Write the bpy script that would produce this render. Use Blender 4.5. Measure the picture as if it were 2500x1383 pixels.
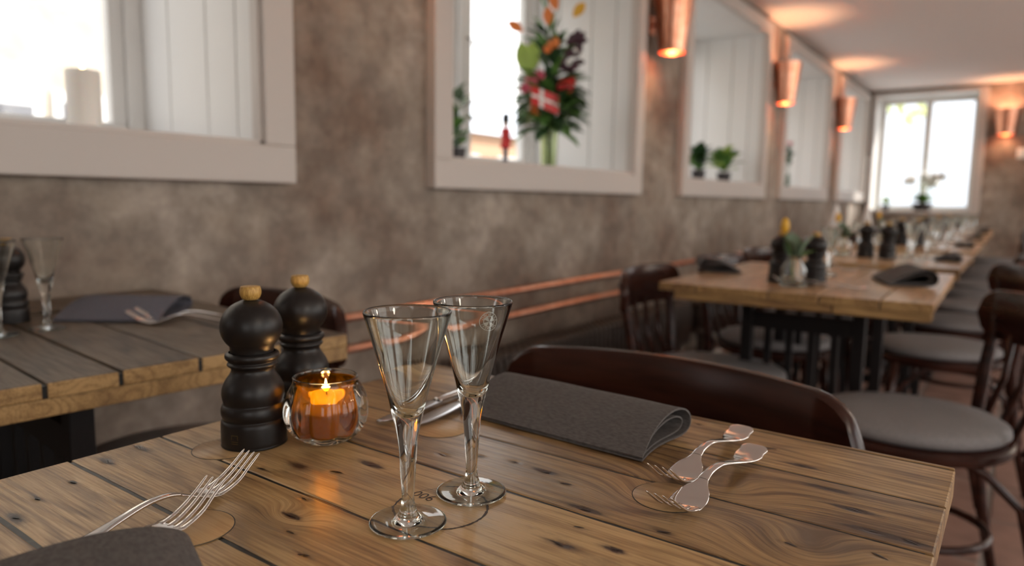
import bpy, bmesh, math, random
from mathutils import Vector, Matrix, noise
random.seed(7)
PI = math.pi
for o in list(bpy.data.objects): bpy.data.objects.remove(o)
S = bpy.context.scene
C = S.collection

# ------------------------------------------------------------ camera
CH = 0.99
cam = bpy.data.cameras.new('camera'); camo = bpy.data.objects.new('camera', cam); C.objects.link(camo)
RM = Matrix(((0.58586468, 0.08741101, -0.80568101), (-0.81027079, 0.0815335, -0.58035638), (0.01496045, 0.9928301, 0.11859419)))
camo.matrix_world = Matrix.Translation((0, 0, CH)) @ RM.to_4x4()
cam.sensor_width = 36; cam.lens = 36 * 1719.0 / 2500; cam.clip_start = 0.02; cam.clip_end = 500
cam.dof.use_dof = True; cam.dof.focus_distance = 0.56; cam.dof.aperture_fstop = 3.8; cam.dof.aperture_blades = 9
S.camera = camo

# ------------------------------------------------------------ world, sun, exposure
w = bpy.data.worlds.new('world'); S.world = w; w.use_nodes = True
nt = w.node_tree; nt.nodes.clear()
wo = nt.nodes.new('ShaderNodeOutputWorld'); bg = nt.nodes.new('ShaderNodeBackground'); nt.links.new(bg.outputs[0], wo.inputs[0])
SUN = Vector((0.62, -0.55, 0.56)).normalized()
tcw = nt.nodes.new('ShaderNodeTexCoord'); sxyz = nt.nodes.new('ShaderNodeSeparateXYZ'); nt.links.new(tcw.outputs['Generated'], sxyz.inputs[0])
rw_ = nt.nodes.new('ShaderNodeValToRGB'); nt.links.new(sxyz.outputs[2], rw_.inputs[0])
rw_.color_ramp.elements[0].position = 0.0; rw_.color_ramp.elements[0].color = (1.0, .965, .91, 1)
rw_.color_ramp.elements[1].position = 0.9; rw_.color_ramp.elements[1].color = (.84, .90, 1.0, 1)
nt.links.new(rw_.outputs[0], bg.inputs[0]); bg.inputs[1].default_value = 1.6
sl = bpy.data.lights.new('sun', 'SUN'); sl.energy = 3.0; sl.angle = math.radians(1.5); sl.color = (1, .95, .87)
so = bpy.data.objects.new('sun', sl); C.objects.link(so); so.rotation_euler = SUN.to_track_quat('Z', 'Y').to_euler()
S.view_settings.view_transform = 'Standard'; S.view_settings.look = 'None'; S.view_settings.gamma = 1
S.view_settings.use_curve_mapping = False
S.view_settings.exposure = 1.18
S.cycles.use_denoising = True
try: S.cycles.denoiser = 'OPENIMAGEDENOISE'
except Exception: pass
S.cycles.max_bounces = 12; S.cycles.transmission_bounces = 12; S.cycles.transparent_max_bounces = 16
S.cycles.diffuse_bounces = 6; S.cycles.glossy_bounces = 5; S.cycles.sample_clamp_indirect = 6
S.cycles.caustics_refractive = True; S.cycles.caustics_reflective = True; S.cycles.blur_glossy = 0.5

def portal(loc, rot, sx, sy):
    l = bpy.data.lights.new('portal', 'AREA'); l.shape = 'RECTANGLE'; l.size = sx; l.size_y = sy; l.cycles.is_portal = True
    o = bpy.data.objects.new('portal', l); C.objects.link(o); o.location = loc; o.rotation_euler = rot

# ------------------------------------------------------------ helpers
class MB:
    def __init__(s): s.v = []; s.f = []
    def add(s, v, f):
        n = len(s.v); s.v += [tuple(p) for p in v]; s.f += [tuple(i + n for i in q) for q in f]; return s
    def box(s, a, b):
        x0, y0, z0 = a; x1, y1, z1 = b
        return s.add([(x0,y0,z0),(x1,y0,z0),(x1,y1,z0),(x0,y1,z0),(x0,y0,z1),(x1,y0,z1),(x1,y1,z1),(x0,y1,z1)],
                     [(0,3,2,1),(4,5,6,7),(0,1,5,4),(1,2,6,5),(2,3,7,6),(3,0,4,7)])
    def tube(s, pts, r, n=10, caps=True, sy=1.0):
        pts = [Vector(p) for p in pts]; m = len(pts)
        rs = r if isinstance(r, (list, tuple)) else [r] * m
        up = Vector((0, 0, 1)); vs = []; fs = []; prev = None
        for i, p in enumerate(pts):
            t = (pts[min(i + 1, m - 1)] - pts[max(i - 1, 0)]).normalized()
            if prev is None:
                a = t.cross(up)
                if a.length < .1: a = t.cross(Vector((0, 1, 0)))
            else: a = prev - t * prev.dot(t)
            a.normalize(); prev = a; b = t.cross(a)
            for k in range(n):
                g = 2 * PI * k / n; vs.append(p + a * (math.cos(g) * rs[i]) + b * (math.sin(g) * rs[i] * sy))
        for i in range(m - 1):
            for k in range(n): fs.append((i*n+k, i*n+(k+1) % n, (i+1)*n+(k+1) % n, (i+1)*n+k))
        if caps: fs.append(tuple(range(n))[::-1]); fs.append(tuple((m-1)*n+k for k in range(n)))
        return s.add(vs, fs)
    def lathe(s, prof, n=32, closed=False, mod=None, c=(0, 0, 0)):
        vs = []; fs = []; m = len(prof)
        for i, (r, z) in enumerate(prof):
            for k in range(n):
                g = 2 * PI * k / n; rr = r * (mod(i, g, z) if mod else 1)
                vs.append((c[0] + rr * math.cos(g), c[1] + rr * math.sin(g), c[2] + z))
        for i in range(m - 1 + (1 if closed else 0)):
            j = (i + 1) % m
            for k in range(n): fs.append((i*n+k, i*n+(k+1) % n, j*n+(k+1) % n, j*n+k))
        return s.add(vs, fs)
    def build(s, name, mat, parent=None, smooth=False, bevel=0, seg=2, weld=False):
        me = bpy.data.meshes.new(name); me.from_pydata(s.v, [], s.f)
        if weld or smooth:
            bm = bmesh.new(); bm.from_mesh(me)
            if weld: bmesh.ops.remove_doubles(bm, verts=bm.verts, dist=1e-6)
            bmesh.ops.dissolve_degenerate(bm, edges=bm.edges, dist=1e-7)
            bmesh.ops.recalc_face_normals(bm, faces=bm.faces); bm.to_mesh(me); bm.free()
        me.materials.append(mat)
        if smooth: me.shade_smooth()
        o = bpy.data.objects.new(name, me); C.objects.link(o)
        if parent is not None: o.parent = parent
        if bevel:
            b = o.modifiers.new('b', 'BEVEL'); b.width = bevel; b.segments = seg; b.limit_method = 'ANGLE'; b.angle_limit = 0.6
        if smooth == 'auto':
            es = [e for e in me.edges]; me.set_sharp_from_angle(angle=0.7)
        return o
def Box(name, a, b, mat, parent=None, bevel=0): return MB().box(a, b).build(name, mat, parent, bevel=bevel)
def thing(name, label, cat, loc=(0, 0, 0), rz=0, group=None):
    o = bpy.data.objects.new(name, None); o.empty_display_size = .05; C.objects.link(o); o.location = loc; o.rotation_euler = (0, 0, rz)
    o['label'] = label; o['category'] = cat
    if group: o['group'] = group
    return o
def tag(o, label, cat, group=None):
    o['label'] = label; o['category'] = cat
    if group: o['group'] = group
    return o
def struct(o): o['kind'] = 'structure'; return o
def sthing(name, loc=(0, 0, 0)):
    o = bpy.data.objects.new(name, None); o.empty_display_size = .05; C.objects.link(o); o.location = loc; o['kind'] = 'structure'; return o
KIDS = {}
def kids(o):
    return [c for c in C.objects if c.parent is o]
def copy_tree(o, parent=None, tree=None):
    if tree is None:
        tree = {}
        for c in C.objects:
            if c.parent: tree.setdefault(c.parent.name, []).append(c)
    c = o.copy(); C.objects.link(c)
    if parent is not None: c.parent = parent
    for ch in tree.get(o.name, []): copy_tree(ch, c, tree)
    return c
used = set()
GROUPS = {'dining_chair': 'bentwood chairs around the plank tables', 'snaps_glass': 'snaps glasses on the tables', 'pepper_mill': 'black pepper mills on the tables', 'fork': 'steel forks on the tables', 'knife': 'knives on the foreground table', 'napkin': 'grey folded napkins', 'candle_holder': 'candle holders', 'tealight': 'tealights'}
LONE = ('candle_holder', 'tealight')
def place(proto, loc, rz, label, group=None, scale=None):
    if proto.name in used: o = copy_tree(proto)
    else: used.add(proto.name); o = proto
    o.location = loc; o.rotation_euler = (0, 0, rz); o['label'] = label
    o['group'] = group or GROUPS.get(o.name.split('.')[0], o.name.split('.')[0].replace('_', ' ') + 's')
    if o.name.split('.')[0] in LONE: del o['group']
    if scale: o.scale = scale
    return o

# ------------------------------------------------------------ materials
def mat(name, col, rough=.5, metal=0, spec=.5, **kw):
    m = bpy.data.materials.new(name); m.use_nodes = True; b = m.node_tree.nodes['Principled BSDF']
    b.inputs['Base Color'].default_value = (*col, 1); b.inputs['Roughness'].default_value = rough
    b.inputs['Metallic'].default_value = metal; b.inputs['Specular IOR Level'].default_value = spec
    for k, v in kw.items(): b.inputs[k].default_value = v
    return m
def nodes(m): return m.node_tree.nodes, m.node_tree.links, m.node_tree.nodes['Principled BSDF']
def vary(m, scale, c1, c2, bump=0, bscale=None, detail=6, stretch=(1, 1, 1), lo=.35, hi=.65, dist=.002, space='Object'):
    n, l, b = nodes(m)
    tc = n.new('ShaderNodeTexCoord'); mp = n.new('ShaderNodeMapping'); mp.inputs['Scale'].default_value = stretch
    l.new(tc.outputs[space], mp.inputs[0])
    t = n.new('ShaderNodeTexNoise'); t.inputs['Scale'].default_value = scale; t.inputs['Detail'].default_value = detail; l.new(mp.outputs[0], t.inputs['Vector'])
    r = n.new('ShaderNodeValToRGB'); r.color_ramp.elements[0].position = lo; r.color_ramp.elements[1].position = hi
    r.color_ramp.elements[0].color = (*c1, 1); r.color_ramp.elements[1].color = (*c2, 1)
    l.new(t.outputs['Fac'], r.inputs[0]); l.new(r.outputs[0], b.inputs['Base Color'])
    if bump:
        t2 = n.new('ShaderNodeTexNoise'); t2.inputs['Scale'].default_value = bscale or scale * 4; t2.inputs['Detail'].default_value = 8; l.new(mp.outputs[0], t2.inputs['Vector'])
        bu = n.new('ShaderNodeBump'); bu.inputs['Strength'].default_value = bump; bu.inputs['Distance'].default_value = dist
        l.new(t2.outputs['Fac'], bu.inputs['Height']); l.new(bu.outputs[0], b.inputs['Normal'])
    return m

def wood(name, light, mid, dark, rough=.33, wear=False, greyc=(.30, .27, .23), bump=.25):
    m = bpy.data.materials.new(name); m.use_nodes = True; n, l, b = nodes(m)
    tc = n.new('ShaderNodeTexCoord'); oi = n.new('ShaderNodeObjectInfo')
    sc = n.new('ShaderNodeVectorMath'); sc.operation = 'SCALE'; sc.inputs[3].default_value = 37.0
    cx = n.new('ShaderNodeCombineXYZ'); l.new(oi.outputs['Random'], cx.inputs[0]); l.new(oi.outputs['Random'], cx.inputs[1]); l.new(cx.outputs[0], sc.inputs[0])
    vec = tc.outputs['Object']
    if wear:
        at = n.new('ShaderNodeAttribute'); at.attribute_name = 'wear'
        sep = n.new('ShaderNodeSeparateColor'); l.new(at.outputs['Color'], sep.inputs[0])
        wv = n.new('ShaderNodeMath'); wv.operation = 'MULTIPLY_ADD'; l.new(sep.outputs[2], wv.inputs[0]); wv.inputs[1].default_value = .05; wv.inputs[2].default_value = -.0
        wc = n.new('ShaderNodeCombineXYZ'); l.new(wv.outputs[0], wc.inputs[0])
        ad0 = n.new('ShaderNodeVectorMath'); ad0.operation = 'ADD'; l.new(vec, ad0.inputs[0]); l.new(wc.outputs[0], ad0.inputs[1]); vec = ad0.outputs[0]
    ad = n.new('ShaderNodeVectorMath'); ad.operation = 'ADD'; l.new(vec, ad.inputs[0]); l.new(sc.outputs[0], ad.inputs[1])
    def nz(stretch, scale, detail=4, rg=.5):
        mp = n.new('ShaderNodeMapping'); mp.inputs['Scale'].default_value = stretch; l.new(ad.outputs[0], mp.inputs[0])
        t = n.new('ShaderNodeTexNoise'); t.inputs['Scale'].default_value = scale; t.inputs['Detail'].default_value = detail; t.inputs['Roughness'].default_value = rg
        l.new(mp.outputs[0], t.inputs['Vector']); return t.outputs['Fac']
    def mth(op, a, bb, c=None):
        q = n.new('ShaderNodeMath'); q.operation = op
        for i, v in enumerate((a, bb, c)):
            if v is None: continue
            if isinstance(v, (int, float)): q.inputs[i].default_value = v
            else: l.new(v, q.inputs[i])
        return q.outputs[0]
    low = nz((1, .14, 1), 9, 2)                       # growth-ring field
    ring = mth('SINE', mth('MULTIPLY', low, 95.0), None)
    ring = mth('MULTIPLY_ADD', ring, .5, .5)
    ring = mth('POWER', ring, 2.5)
    fine = nz((1, .035, 1), 420, 5, .6)
    patch = nz((1, .4, 1), 14, 4)
    f = mth('ADD', mth('MULTIPLY', ring, .16), mth('MULTIPLY', fine, .78))
    f = mth('ADD', f, mth('MULTIPLY', patch, .55))
    f = mth('ADD', f, mth('MULTIPLY_ADD', oi.outputs['Random'], .26, -.13))
    r = n.new('ShaderNodeValToRGB'); e = r.color_ramp.elements
    e[0].position = .52; e[0].color = (*light, 1); e[1].position = .95; e[1].color = (*dark, 1)
    x = e.new(.69); x.color = (*mid, 1)
    l.new(f, r.inputs[0]); col = r.outputs[0]
    if wear:
        brk = nz((1, .25, 1), 160, 6, .65)
        g = mth('MULTIPLY', sep.outputs[1], mth('MULTIPLY_ADD', brk, 1.6, -.25))
        mx = n.new('ShaderNodeMix'); mx.data_type = 'RGBA'; mx.clamp_factor = True; l.new(g, mx.inputs[0]); l.new(col, mx.inputs[6]); mx.inputs[7].default_value = (*greyc, 1)
        st = mth('MULTIPLY', mth('MAXIMUM', mth('ADD', mth('ADD', sep.outputs[0], mth('MULTIPLY_ADD', brk, 1.5, -.75)), -.32), 0.0), mth('MULTIPLY', sep.outputs[0], 2.0))
        mx2 = n.new('ShaderNodeMix'); mx2.data_type = 'RGBA'; mx2.clamp_factor = True; l.new(st, mx2.inputs[0]); l.new(mx.outputs[2], mx2.inputs[6]); mx2.inputs[7].default_value = (.045, .025, .018, 1)
        col = mx2.outputs[2]
    l.new(col, b.inputs['Base Color']); b.inputs['Roughness'].default_value = rough
    rr = mth('MULTIPLY_ADD', fine, .25, rough - .1); l.new(rr, b.inputs['Roughness'])
    bu = n.new('ShaderNodeBump'); bu.inputs['Strength'].default_value = bump; bu.inputs['Distance'].default_value = .0008
    l.new(fine, bu.inputs['Height']); l.new(bu.outputs[0], b.inputs['Normal'])
    return m

M = {}
M['wood'] = wood('plank_wood', (.56, .38, .175), (.37, .232, .098), (.12, .064, .028), .29, wear=True)
M['wood_left'] = wood('weathered_wood', (.165, .122, .078), (.10, .072, .047), (.040, .028, .019), .38)
M['wood_t3'] = wood('light_wood', (.62, .40, .23), (.46, .285, .15), (.22, .125, .06), .30)
M['wood_edge'] = wood('edge_wood', (.46, .29, .12), (.32, .19, .07), (.16, .085, .035), .55)
M['wood_disc'] = wood('plug_wood', (.50, .33, .16), (.40, .25, .115), (.2, .12, .055), .35)
M['filler'] = vary(mat('joint_filler', (.02, .022, .022), .4), 120, (.012, .014, .014), (.06, .065, .065), lo=.55, hi=.8)
M['chair'] = vary(mat('dark_bentwood', (.04, .014, .009), .26, spec=.32), 14, (.022, .0075, .005), (.044, .0135, .008), stretch=(.5, .5, 3))
M['cushion'] = vary(mat('grey_cushion', (.19, .18, .18), .8), 300, (.17, .16, .16), (.25, .235, .235), bump=.3, bscale=900, dist=.0004)
M['iron'] = mat('black_steel', (.008, .006, .006), .55, spec=.3)
M['mill'] = mat('black_lacquered_wood', (.010, .008, .0075), .38, spec=.4)
M['gold'] = mat('worn_gilding', (.16, .11, .045), .5, metal=.5)
M['oak'] = vary(mat('oak_knob', (.55, .33, .08), .45), 60, (.36, .19, .035), (.66, .40, .11), stretch=(14, 14, 1), bump=.4, bscale=300, dist=.0005)
M['napkin'] = vary(mat('charcoal_linen', (.10, .092, .09), .85), 500, (.075, .068, .066), (.12, .11, .106), bump=.5, bscale=1600, stretch=(1, .35, 1), dist=.0004)
M['napkin_blue'] = vary(mat('blue_grey_linen', (.10, .10, .12), .85), 500, (.085, .085, .10), (.13, .13, .16), bump=.3, bscale=1200, dist=.0004)
M['steel'] = mat('polished_steel', (.78, .74, .71), .10, metal=1)
M['steel2'] = mat('brushed_blade', (.55, .54, .55), .16, metal=1)
M['copper'] = vary(mat('copper', (.75, .33, .2), .28, metal=1), 18, (.72, .30, .18), (.86, .44, .30))
M['white'] = mat('white_paint', (.72, .71, .69), .45)
M['frame'] = mat('casing_paint', (.56, .51, .47), .5)
M['ceil'] = mat('ceiling_paint', (.88, .83, .80), .8)
M['tile'] = vary(mat('terracotta', (.30, .17, .13), .38), 9, (.20, .115, .09), (.34, .20, .155), lo=.3, hi=.7)
M['grout'] = mat('grout', (.22, .19, .17), .8)
M['radiator'] = mat('dark_radiator', (.055, .040, .032), .45)
M['leaf'] = vary(mat('leaf', (.05, .12, .03), .5), 20, (.045, .125, .025), (.14, .29, .06))
M['stem'] = mat('cut_stem', (.16, .20, .07), .5)
M['leaf_dark'] = mat('dark_leaf', (.03, .075, .028), .5)
M['leaf_grey'] = mat('eucalyptus', (.13, .19, .12), .6)
M['leaf_light'] = mat('lime_leaf', (.32, .46, .09), .5)
M['red'] = mat('red_petal', (.62, .03, .03), .45)
M['pink'] = mat('pink_petal', (.62, .10, .16), .5)
M['orange'] = mat('orange_petal', (.75, .22, .05), .5)
M['yellow'] = mat('yellow_petal', (.72, .40, .03), .5)
M['plum'] = mat('plum_leaf', (.05, .012, .025), .5)
M['bloom'] = mat('white_petal', (.85, .85, .82), .5)
M['navy'] = mat('dark_blue', (.02, .035, .08), .5)
M['skin'] = mat('skin', (.55, .33, .22), .5)
M['black'] = mat('black_felt', (.01, .01, .01), .8)
M['pot'] = mat('dark_pot', (.025, .02, .022), .5)
M['wax'] = mat('candle_wax', (.80, .76, .70), .5, **{'Subsurface Weight': .3, 'Subsurface Radius': (.02, .01, .006)})
M['etch'] = mat('etched_glass', (.9, .9, .88), .7)
n, l, b = nodes(M['etch']); tr_ = n.new('ShaderNodeBsdfTranslucent'); tr_.inputs[0].default_value = (.9, .9, .88, 1); ms_ = n.new('ShaderNodeMixShader'); l.new(b.outputs[0], ms_.inputs[1]); l.new(tr_.outputs[0], ms_.inputs[2]); l.new(ms_.outputs[0], n['Material Output'].inputs[0])
M['ink'] = mat('burnt_mark', (.06, .05, .045), .6)
M['plastic'] = mat('white_plastic', (.75, .74, .72), .4)
def glass(name, col=(1, 1, 1), ior=1.46, rough=0):
    m = bpy.data.materials.new(name); m.use_nodes = True; n, l, b = nodes(m); n.remove(b)
    g = n.new('ShaderNodeBsdfGlass'); g.inputs[0].default_value = (*col, 1); g.inputs['Roughness'].default_value = rough; g.inputs['IOR'].default_value = ior
    l.new(g.outputs[0], n['Material Output'].inputs[0]); return m
M['glass'] = glass('clear_glass', (.99, 1, .99))
M['glass_green'] = glass('green_vase_glass', (.88, .92, .78))
def thin(name, tint=(1, 1, 1), gl=1.0, extra=None):
    m = bpy.data.materials.new(name); m.use_nodes = True; n, l, b = nodes(m); n.remove(b)
    t = n.new('ShaderNodeBsdfTransparent'); t.inputs[0].default_value = (*tint, 1)
    g = n.new('ShaderNodeBsdfGlossy'); g.inputs['Roughness'].default_value = .02
    # Schlick reflectance from the facing angle, the same on both faces of a thin sheet
    ge = n.new('ShaderNodeNewGeometry'); dt = n.new('ShaderNodeVectorMath'); dt.operation = 'DOT_PRODUCT'; l.new(ge.outputs['Normal'], dt.inputs[0]); l.new(ge.outputs['Incoming'], dt.inputs[1])
    ab = n.new('ShaderNodeMath'); ab.operation = 'ABSOLUTE'; l.new(dt.outputs['Value'], ab.inputs[0])
    om = n.new('ShaderNodeMath'); om.operation = 'SUBTRACT'; om.inputs[0].default_value = 1; l.new(ab.outputs[0], om.inputs[1])
    pw = n.new('ShaderNodeMath'); pw.operation = 'POWER'; l.new(om.outputs[0], pw.inputs[0]); pw.inputs[1].default_value = 5
    fr = n.new('ShaderNodeMath'); fr.operation = 'MULTIPLY_ADD'; l.new(pw.outputs[0], fr.inputs[0]); fr.inputs[1].default_value = .95 * gl; fr.inputs[2].default_value = .04 * gl
    mx = n.new('ShaderNodeMixShader'); l.new(fr.outputs[0], mx.inputs[0]); l.new(t.outputs[0], mx.inputs[1]); l.new(g.outputs[0], mx.inputs[2])
    out = mx.outputs[0]
    if extra:
        d = n.new('ShaderNodeBsdfTranslucent'); d.inputs[0].default_value = (*extra, 1)
        m2 = n.new('ShaderNodeMixShader'); m2.inputs[0].default_value = .10; l.new(out, m2.inputs[1]); l.new(d.outputs[0], m2.inputs[2]); out = m2.outputs[0]
    l.new(out, n['Material Output'].inputs[0]); return m
M['pane'] = thin('window_glass')
M['amber'] = thin('amber_stain', (.66, .32, .01), gl=.15, extra=(.75, .36, .01))
def emit(name, col, s):
    m = bpy.data.materials.new(name); m.use_nodes = True; n, l, b = nodes(m); n.remove(b)
    e = n.new('ShaderNodeEmission'); e.inputs[0].default_value = (*col, 1); e.inputs[1].default_value = s
    l.new(e.outputs[0], n['Material Output'].inputs[0]); return m
M['flame'] = emit('flame', (1, .62, .22), 8)
M['opal'] = emit('fill_glow', (1, .86, .70), 14)  # emission of the added fill globes
M['bulb'] = emit('bulb', (1, .62, .32), 30)
# mottled plaster
pl = mat('lime_plaster', (.2, .17, .14), .75); M['plaster'] = pl
n, l, b = nodes(pl); tc = n.new('ShaderNodeTexCoord')
def tn(scale, det, rgh=.6):
    t = n.new('ShaderNodeTexNoise'); t.inputs['Scale'].default_value = scale; t.inputs['Detail'].default_value = det; t.inputs['Roughness'].default_value = rgh
    l.new(tc.outputs['Object'], t.inputs['Vector']); return t
t1 = tn(1.7, 10, .62); r1 = n.new('ShaderNodeValToRGB'); e = r1.color_ramp.elements
e[0].position = .36; e[0].color = (.185, .125, .09, 1); e[1].position = .64; e[1].color = (.41, .355, .30, 1); q = e.new(.5); q.color = (.285, .235, .188, 1)
l.new(t1.outputs['Fac'], r1.inputs[0])
t2 = tn(11, 8, .7); r2 = n.new('ShaderNodeValToRGB'); r2.color_ramp.elements[0].position = .40; r2.color_ramp.elements[1].position = .68
r2.color_ramp.elements[0].color = (.74, .72, .72, 1); r2.color_ramp.elements[1].color = (1.25, 1.25, 1.25, 1); l.new(t2.outputs['Fac'], r2.inputs[0])
mx = n.new('ShaderNodeMix'); mx.data_type = 'RGBA'; mx.blend_type = 'MULTIPLY'; mx.inputs[0].default_value = 1; l.new(r1.outputs[0], mx.inputs[6]); l.new(r2.outputs[0], mx.inputs[7])
l.new(mx.outputs[2], b.inputs['Base Color'])
bu = n.new('ShaderNodeBump'); bu.inputs['Strength'].default_value = .3; bu.inputs['Distance'].default_value = .004; l.new(t2.outputs['Fac'], bu.inputs['Height']); l.new(bu.outputs[0], b.inputs['Normal'])

# ------------------------------------------------------------ room shell
WY = 1.765; WO = 2.50; XB = -2.6; XE = 10.4; ZC = 2.46; YR = -3.4
sub = struct(Box('floor', (XB, YR, -.12), (XE, WY, -.004), M['grout']))
tm = MB().box((-.165, -.165, -.02), (.165, .165, 0)).build('tile', M['tile'], sub, bevel=.003); first = True
for i in range(-5, 30):
    for j in range(-3, 5):
        x = 2.29 + .345 * i + .1725; y = .015 + .345 * j + .1725
        if x < -.6 or x > 9.0 or y > WY - .17: continue
        if first: o = tm; first = False
        else: o = tm.copy(); C.objects.link(o)
        o.location = (x, y, random.uniform(-.001, 0))
m = MB()
for i in range(-14, 24):
    for j in range(-10, 5):
        x = 2.29 + .345 * i + .1725; y = .015 + .345 * j + .1725
        if x < XB + .17 or x > XE - .17 or y < YR + .17 or y > WY - .17: continue
        if not (x < -.6 or x > 9.0 or j < -3): continue
        m.box((x - .165, y - .165, -.02), (x + .165, y + .165, 0))
o = m.build('distant_tiles', M['tile'], sub); o['kind'] = 'stuff'
struct(Box('ceiling', (XB - .2, YR - .2, ZC), (XE + .8, WO + .1, ZC + .2), M['ceil']))

WIN = [(-2.69, -.98), (-.39, 1.31), (1.906, 3.605), (4.172, 5.908), (6.355, 8.17), (8.62, 10.33)]
Z0, Z1, BW, SB = 1.025, 2.40, .105, .105
ox = [(a + .095, b_ - .095) for a, b_ in WIN]; oz0, oz1 = Z0 + .10, Z1 - .085
wl = MB().box((XB - .4, WY, -.12), (XE + .7, WO, oz0 - .02)).box((XB - .4, WY, oz1 + .02), (XE + .7, WO, ZC))
px = XB - .4
for a, b_ in ox[0:]:
    if a - .02 > px: wl.box((px, WY, oz0 - .02), (a - .02, WO, oz1 + .02))
    px = b_ + .02
wl.box((px, WY, oz0 - .02), (XE + .7, WO, oz1 + .02))
struct(wl.build('wall_left', M['plaster']))
GY = 2.40
for i, (a, b_) in enumerate(ox):
    wn = sthing('window_%d' % (i + 1), ((a + b_) / 2, WY, oz0)); cx = (a + b_) / 2
    L = lambda p: (p[0] - cx, p[1] - WY, p[2] - oz0)
    def bx(nm, p, q, mt='white', bv=.004, par=wn): return Box(nm, L(p), L(q), M[mt], par, bv)
    A, B = WIN[i]; F0, F1 = 1.72, WY + .001
    # four casing boards with a stepped inner bead
    bx('casing', (A, F0, Z0), (B, F1, Z0 + BW), 'frame'); bx('casing', (A, F0, Z1 - .09), (B, F1, Z1), 'frame')
    bx('casing', (A, F0, Z0 + BW), (A + .1, F1, Z1 - .09), 'frame'); bx('casing', (B - .1, F0, Z0 + BW), (B, F1, Z1 - .09), 'frame')
    bx('bead', (A + .1, F0 + .014, Z0 + BW), (B - .1, F1, Z0 + BW + .012), 'frame', .002); bx('bead', (B - .112, F0 + .014, Z0 + BW), (B - .1, F1, Z1 - .09), 'frame', .002)
    # lining boards
    ys = [WY, 1.86, 2.01, 2.22, WO - .001]
    for u0, u1 in zip(ys[:-1], ys[1:]):
        bx('lining_board', (b_, u0 + .002, oz0), (b_ + .018, u1 - .002, oz1), 'white', .004)
        bx('lining_board', (a - .018, u0 + .002, oz0), (a, u1 - .002, oz1), 'white', .004)
    bx('sill', (a - .018, WY, oz0 - .018), (b_ + .018, WO - .001, oz0), 'white'); bx('head_board', (a - .018, WY, oz1), (b_ + .018, WO - .001, oz1 + .018), 'white')
    # sash
    g0, g1 = GY, GY + .07; mid = cx + .10
    bx('outer_frame', (a, g0 - .02, oz0), (b_, g1, oz0 + .045)); bx('outer_frame', (a, g0 - .02, oz1 - .05), (b_, g1, oz1))
    bx('outer_frame', (a, g0 - .02, oz0 + .045), (a + .05, g1, oz1 - .05)); bx('outer_frame', (b_ - .05, g0 - .02, oz0 + .045), (b_, g1, oz1 - .05))
    bx('mullion', (mid - .04, g0 - .03, oz0 + .045), (mid + .04, g1, oz1 - .05))
    for s0, s1 in ((a + .05, mid - .04), (mid + .04, b_ - .05)):
        sa = bx('sash', (s0, g0, oz0 + .045), (s1, g0 + .045, oz0 + .09), 'white', .003)
        bx('sash', (s0, g0, oz1 - .10), (s1, g0 + .045, oz1 - .05), 'white', .003)
        bx('sash', (s0, g0, oz0 + .09), (s0 + .045, g0 + .045, oz1 - .10), 'white', .003); bx('sash', (s1 - .045, g0, oz0 + .09), (s1, g0 + .045, oz1 - .10), 'white', .003)
        bx('pane', (s0 + .045, g0 + .02, oz0 + .09), (s1 - .045, g0 + .024, oz1 - .10), 'pane', 0)
    portal((cx, WO + .03, (oz0 + oz1) / 2), (-PI / 2, 0, 0), b_ - a, oz1 - oz0)
# end wall with its window
EY0, EY1, EZ0, EZ1 = .445, 1.70, .885, 2.42; iy0, iy1, iz0, iz1 = EY0 + .10, EY1 - .04, EZ0 + .035, EZ1 - .04
we = MB().box((XE, YR - .2, -.12), (XE + .5, WY, iz0 - .02)).box((XE, YR - .2, iz1 + .02), (XE + .5, WY, ZC)).box((XE, YR - .2, iz0 - .02), (XE + .5, iy0 - .02, iz1 + .02)).box((XE, iy1 + .02, iz0 - .02), (XE + .5, WY, iz1 + .02))
struct(we.build('wall_end', M['plaster']))
wn = sthing('window_7', (XE, (iy0 + iy1) / 2, iz0)); cy = (iy0 + iy1) / 2
def eb(nm, p, q, mt='white', bv=.004): return Box(nm, (p[0] - XE, p[1] - cy, p[2] - iz0), (q[0] - XE, q[1] - cy, q[2] - iz0), M[mt], wn, bv)
F0 = XE - .045
eb('casing', (F0, EY0, EZ0), (XE + .001, EY1, iz0), 'frame'); eb('casing', (F0, EY0, iz1), (XE + .001, EY1, EZ1), 'frame')
eb('casing', (F0, EY0, iz0), (XE + .001, iy0, iz1), 'frame'); eb('casing', (F0, iy1, iz0), (XE + .001, EY1, iz1), 'frame')
for yy in (iy0 - .018, iy1): eb('lining_board', (XE, yy, iz0), (XE + .49, yy + .018, iz1))
eb('sill', (XE, iy0 - .018, iz0 - .018), (XE + .49, iy1 + .018, iz0)); eb('head_board', (XE, iy0 - .018, iz1), (XE + .49, iy1 + .018, iz1 + .018))
g0 = XE + .40
for p, q in (((g0, iy0, iz0), (g0 + .06, iy1, iz0 + .06)), ((g0, iy0, iz1 - .06), (g0 + .06, iy1, iz1)), ((g0, iy0, iz0 + .06), (g0 + .06, iy0 + .06, iz1 - .06)), ((g0, iy1 - .06, iz0 + .06), (g0 + .06, iy1, iz1 - .06))): eb('sash', p, q)
eb('mullion', (g0 - .01, cy - .04, iz0 + .06), (g0 + .06, cy + .04, iz1 - .06))
eb('pane', (g0 + .02, iy0 + .06, iz0 + .06), (g0 + .024, cy - .04, iz1 - .06), 'pane', 0); eb('pane', (g0 + .02, cy + .04, iz0 + .06), (g0 + .024, iy1 - .06, iz1 - .06), 'pane', 0)
portal((XE + .53, cy, (iz0 + iz1) / 2), (0, PI / 2, 0), iz1 - iz0, iy1 - iy0)
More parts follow.
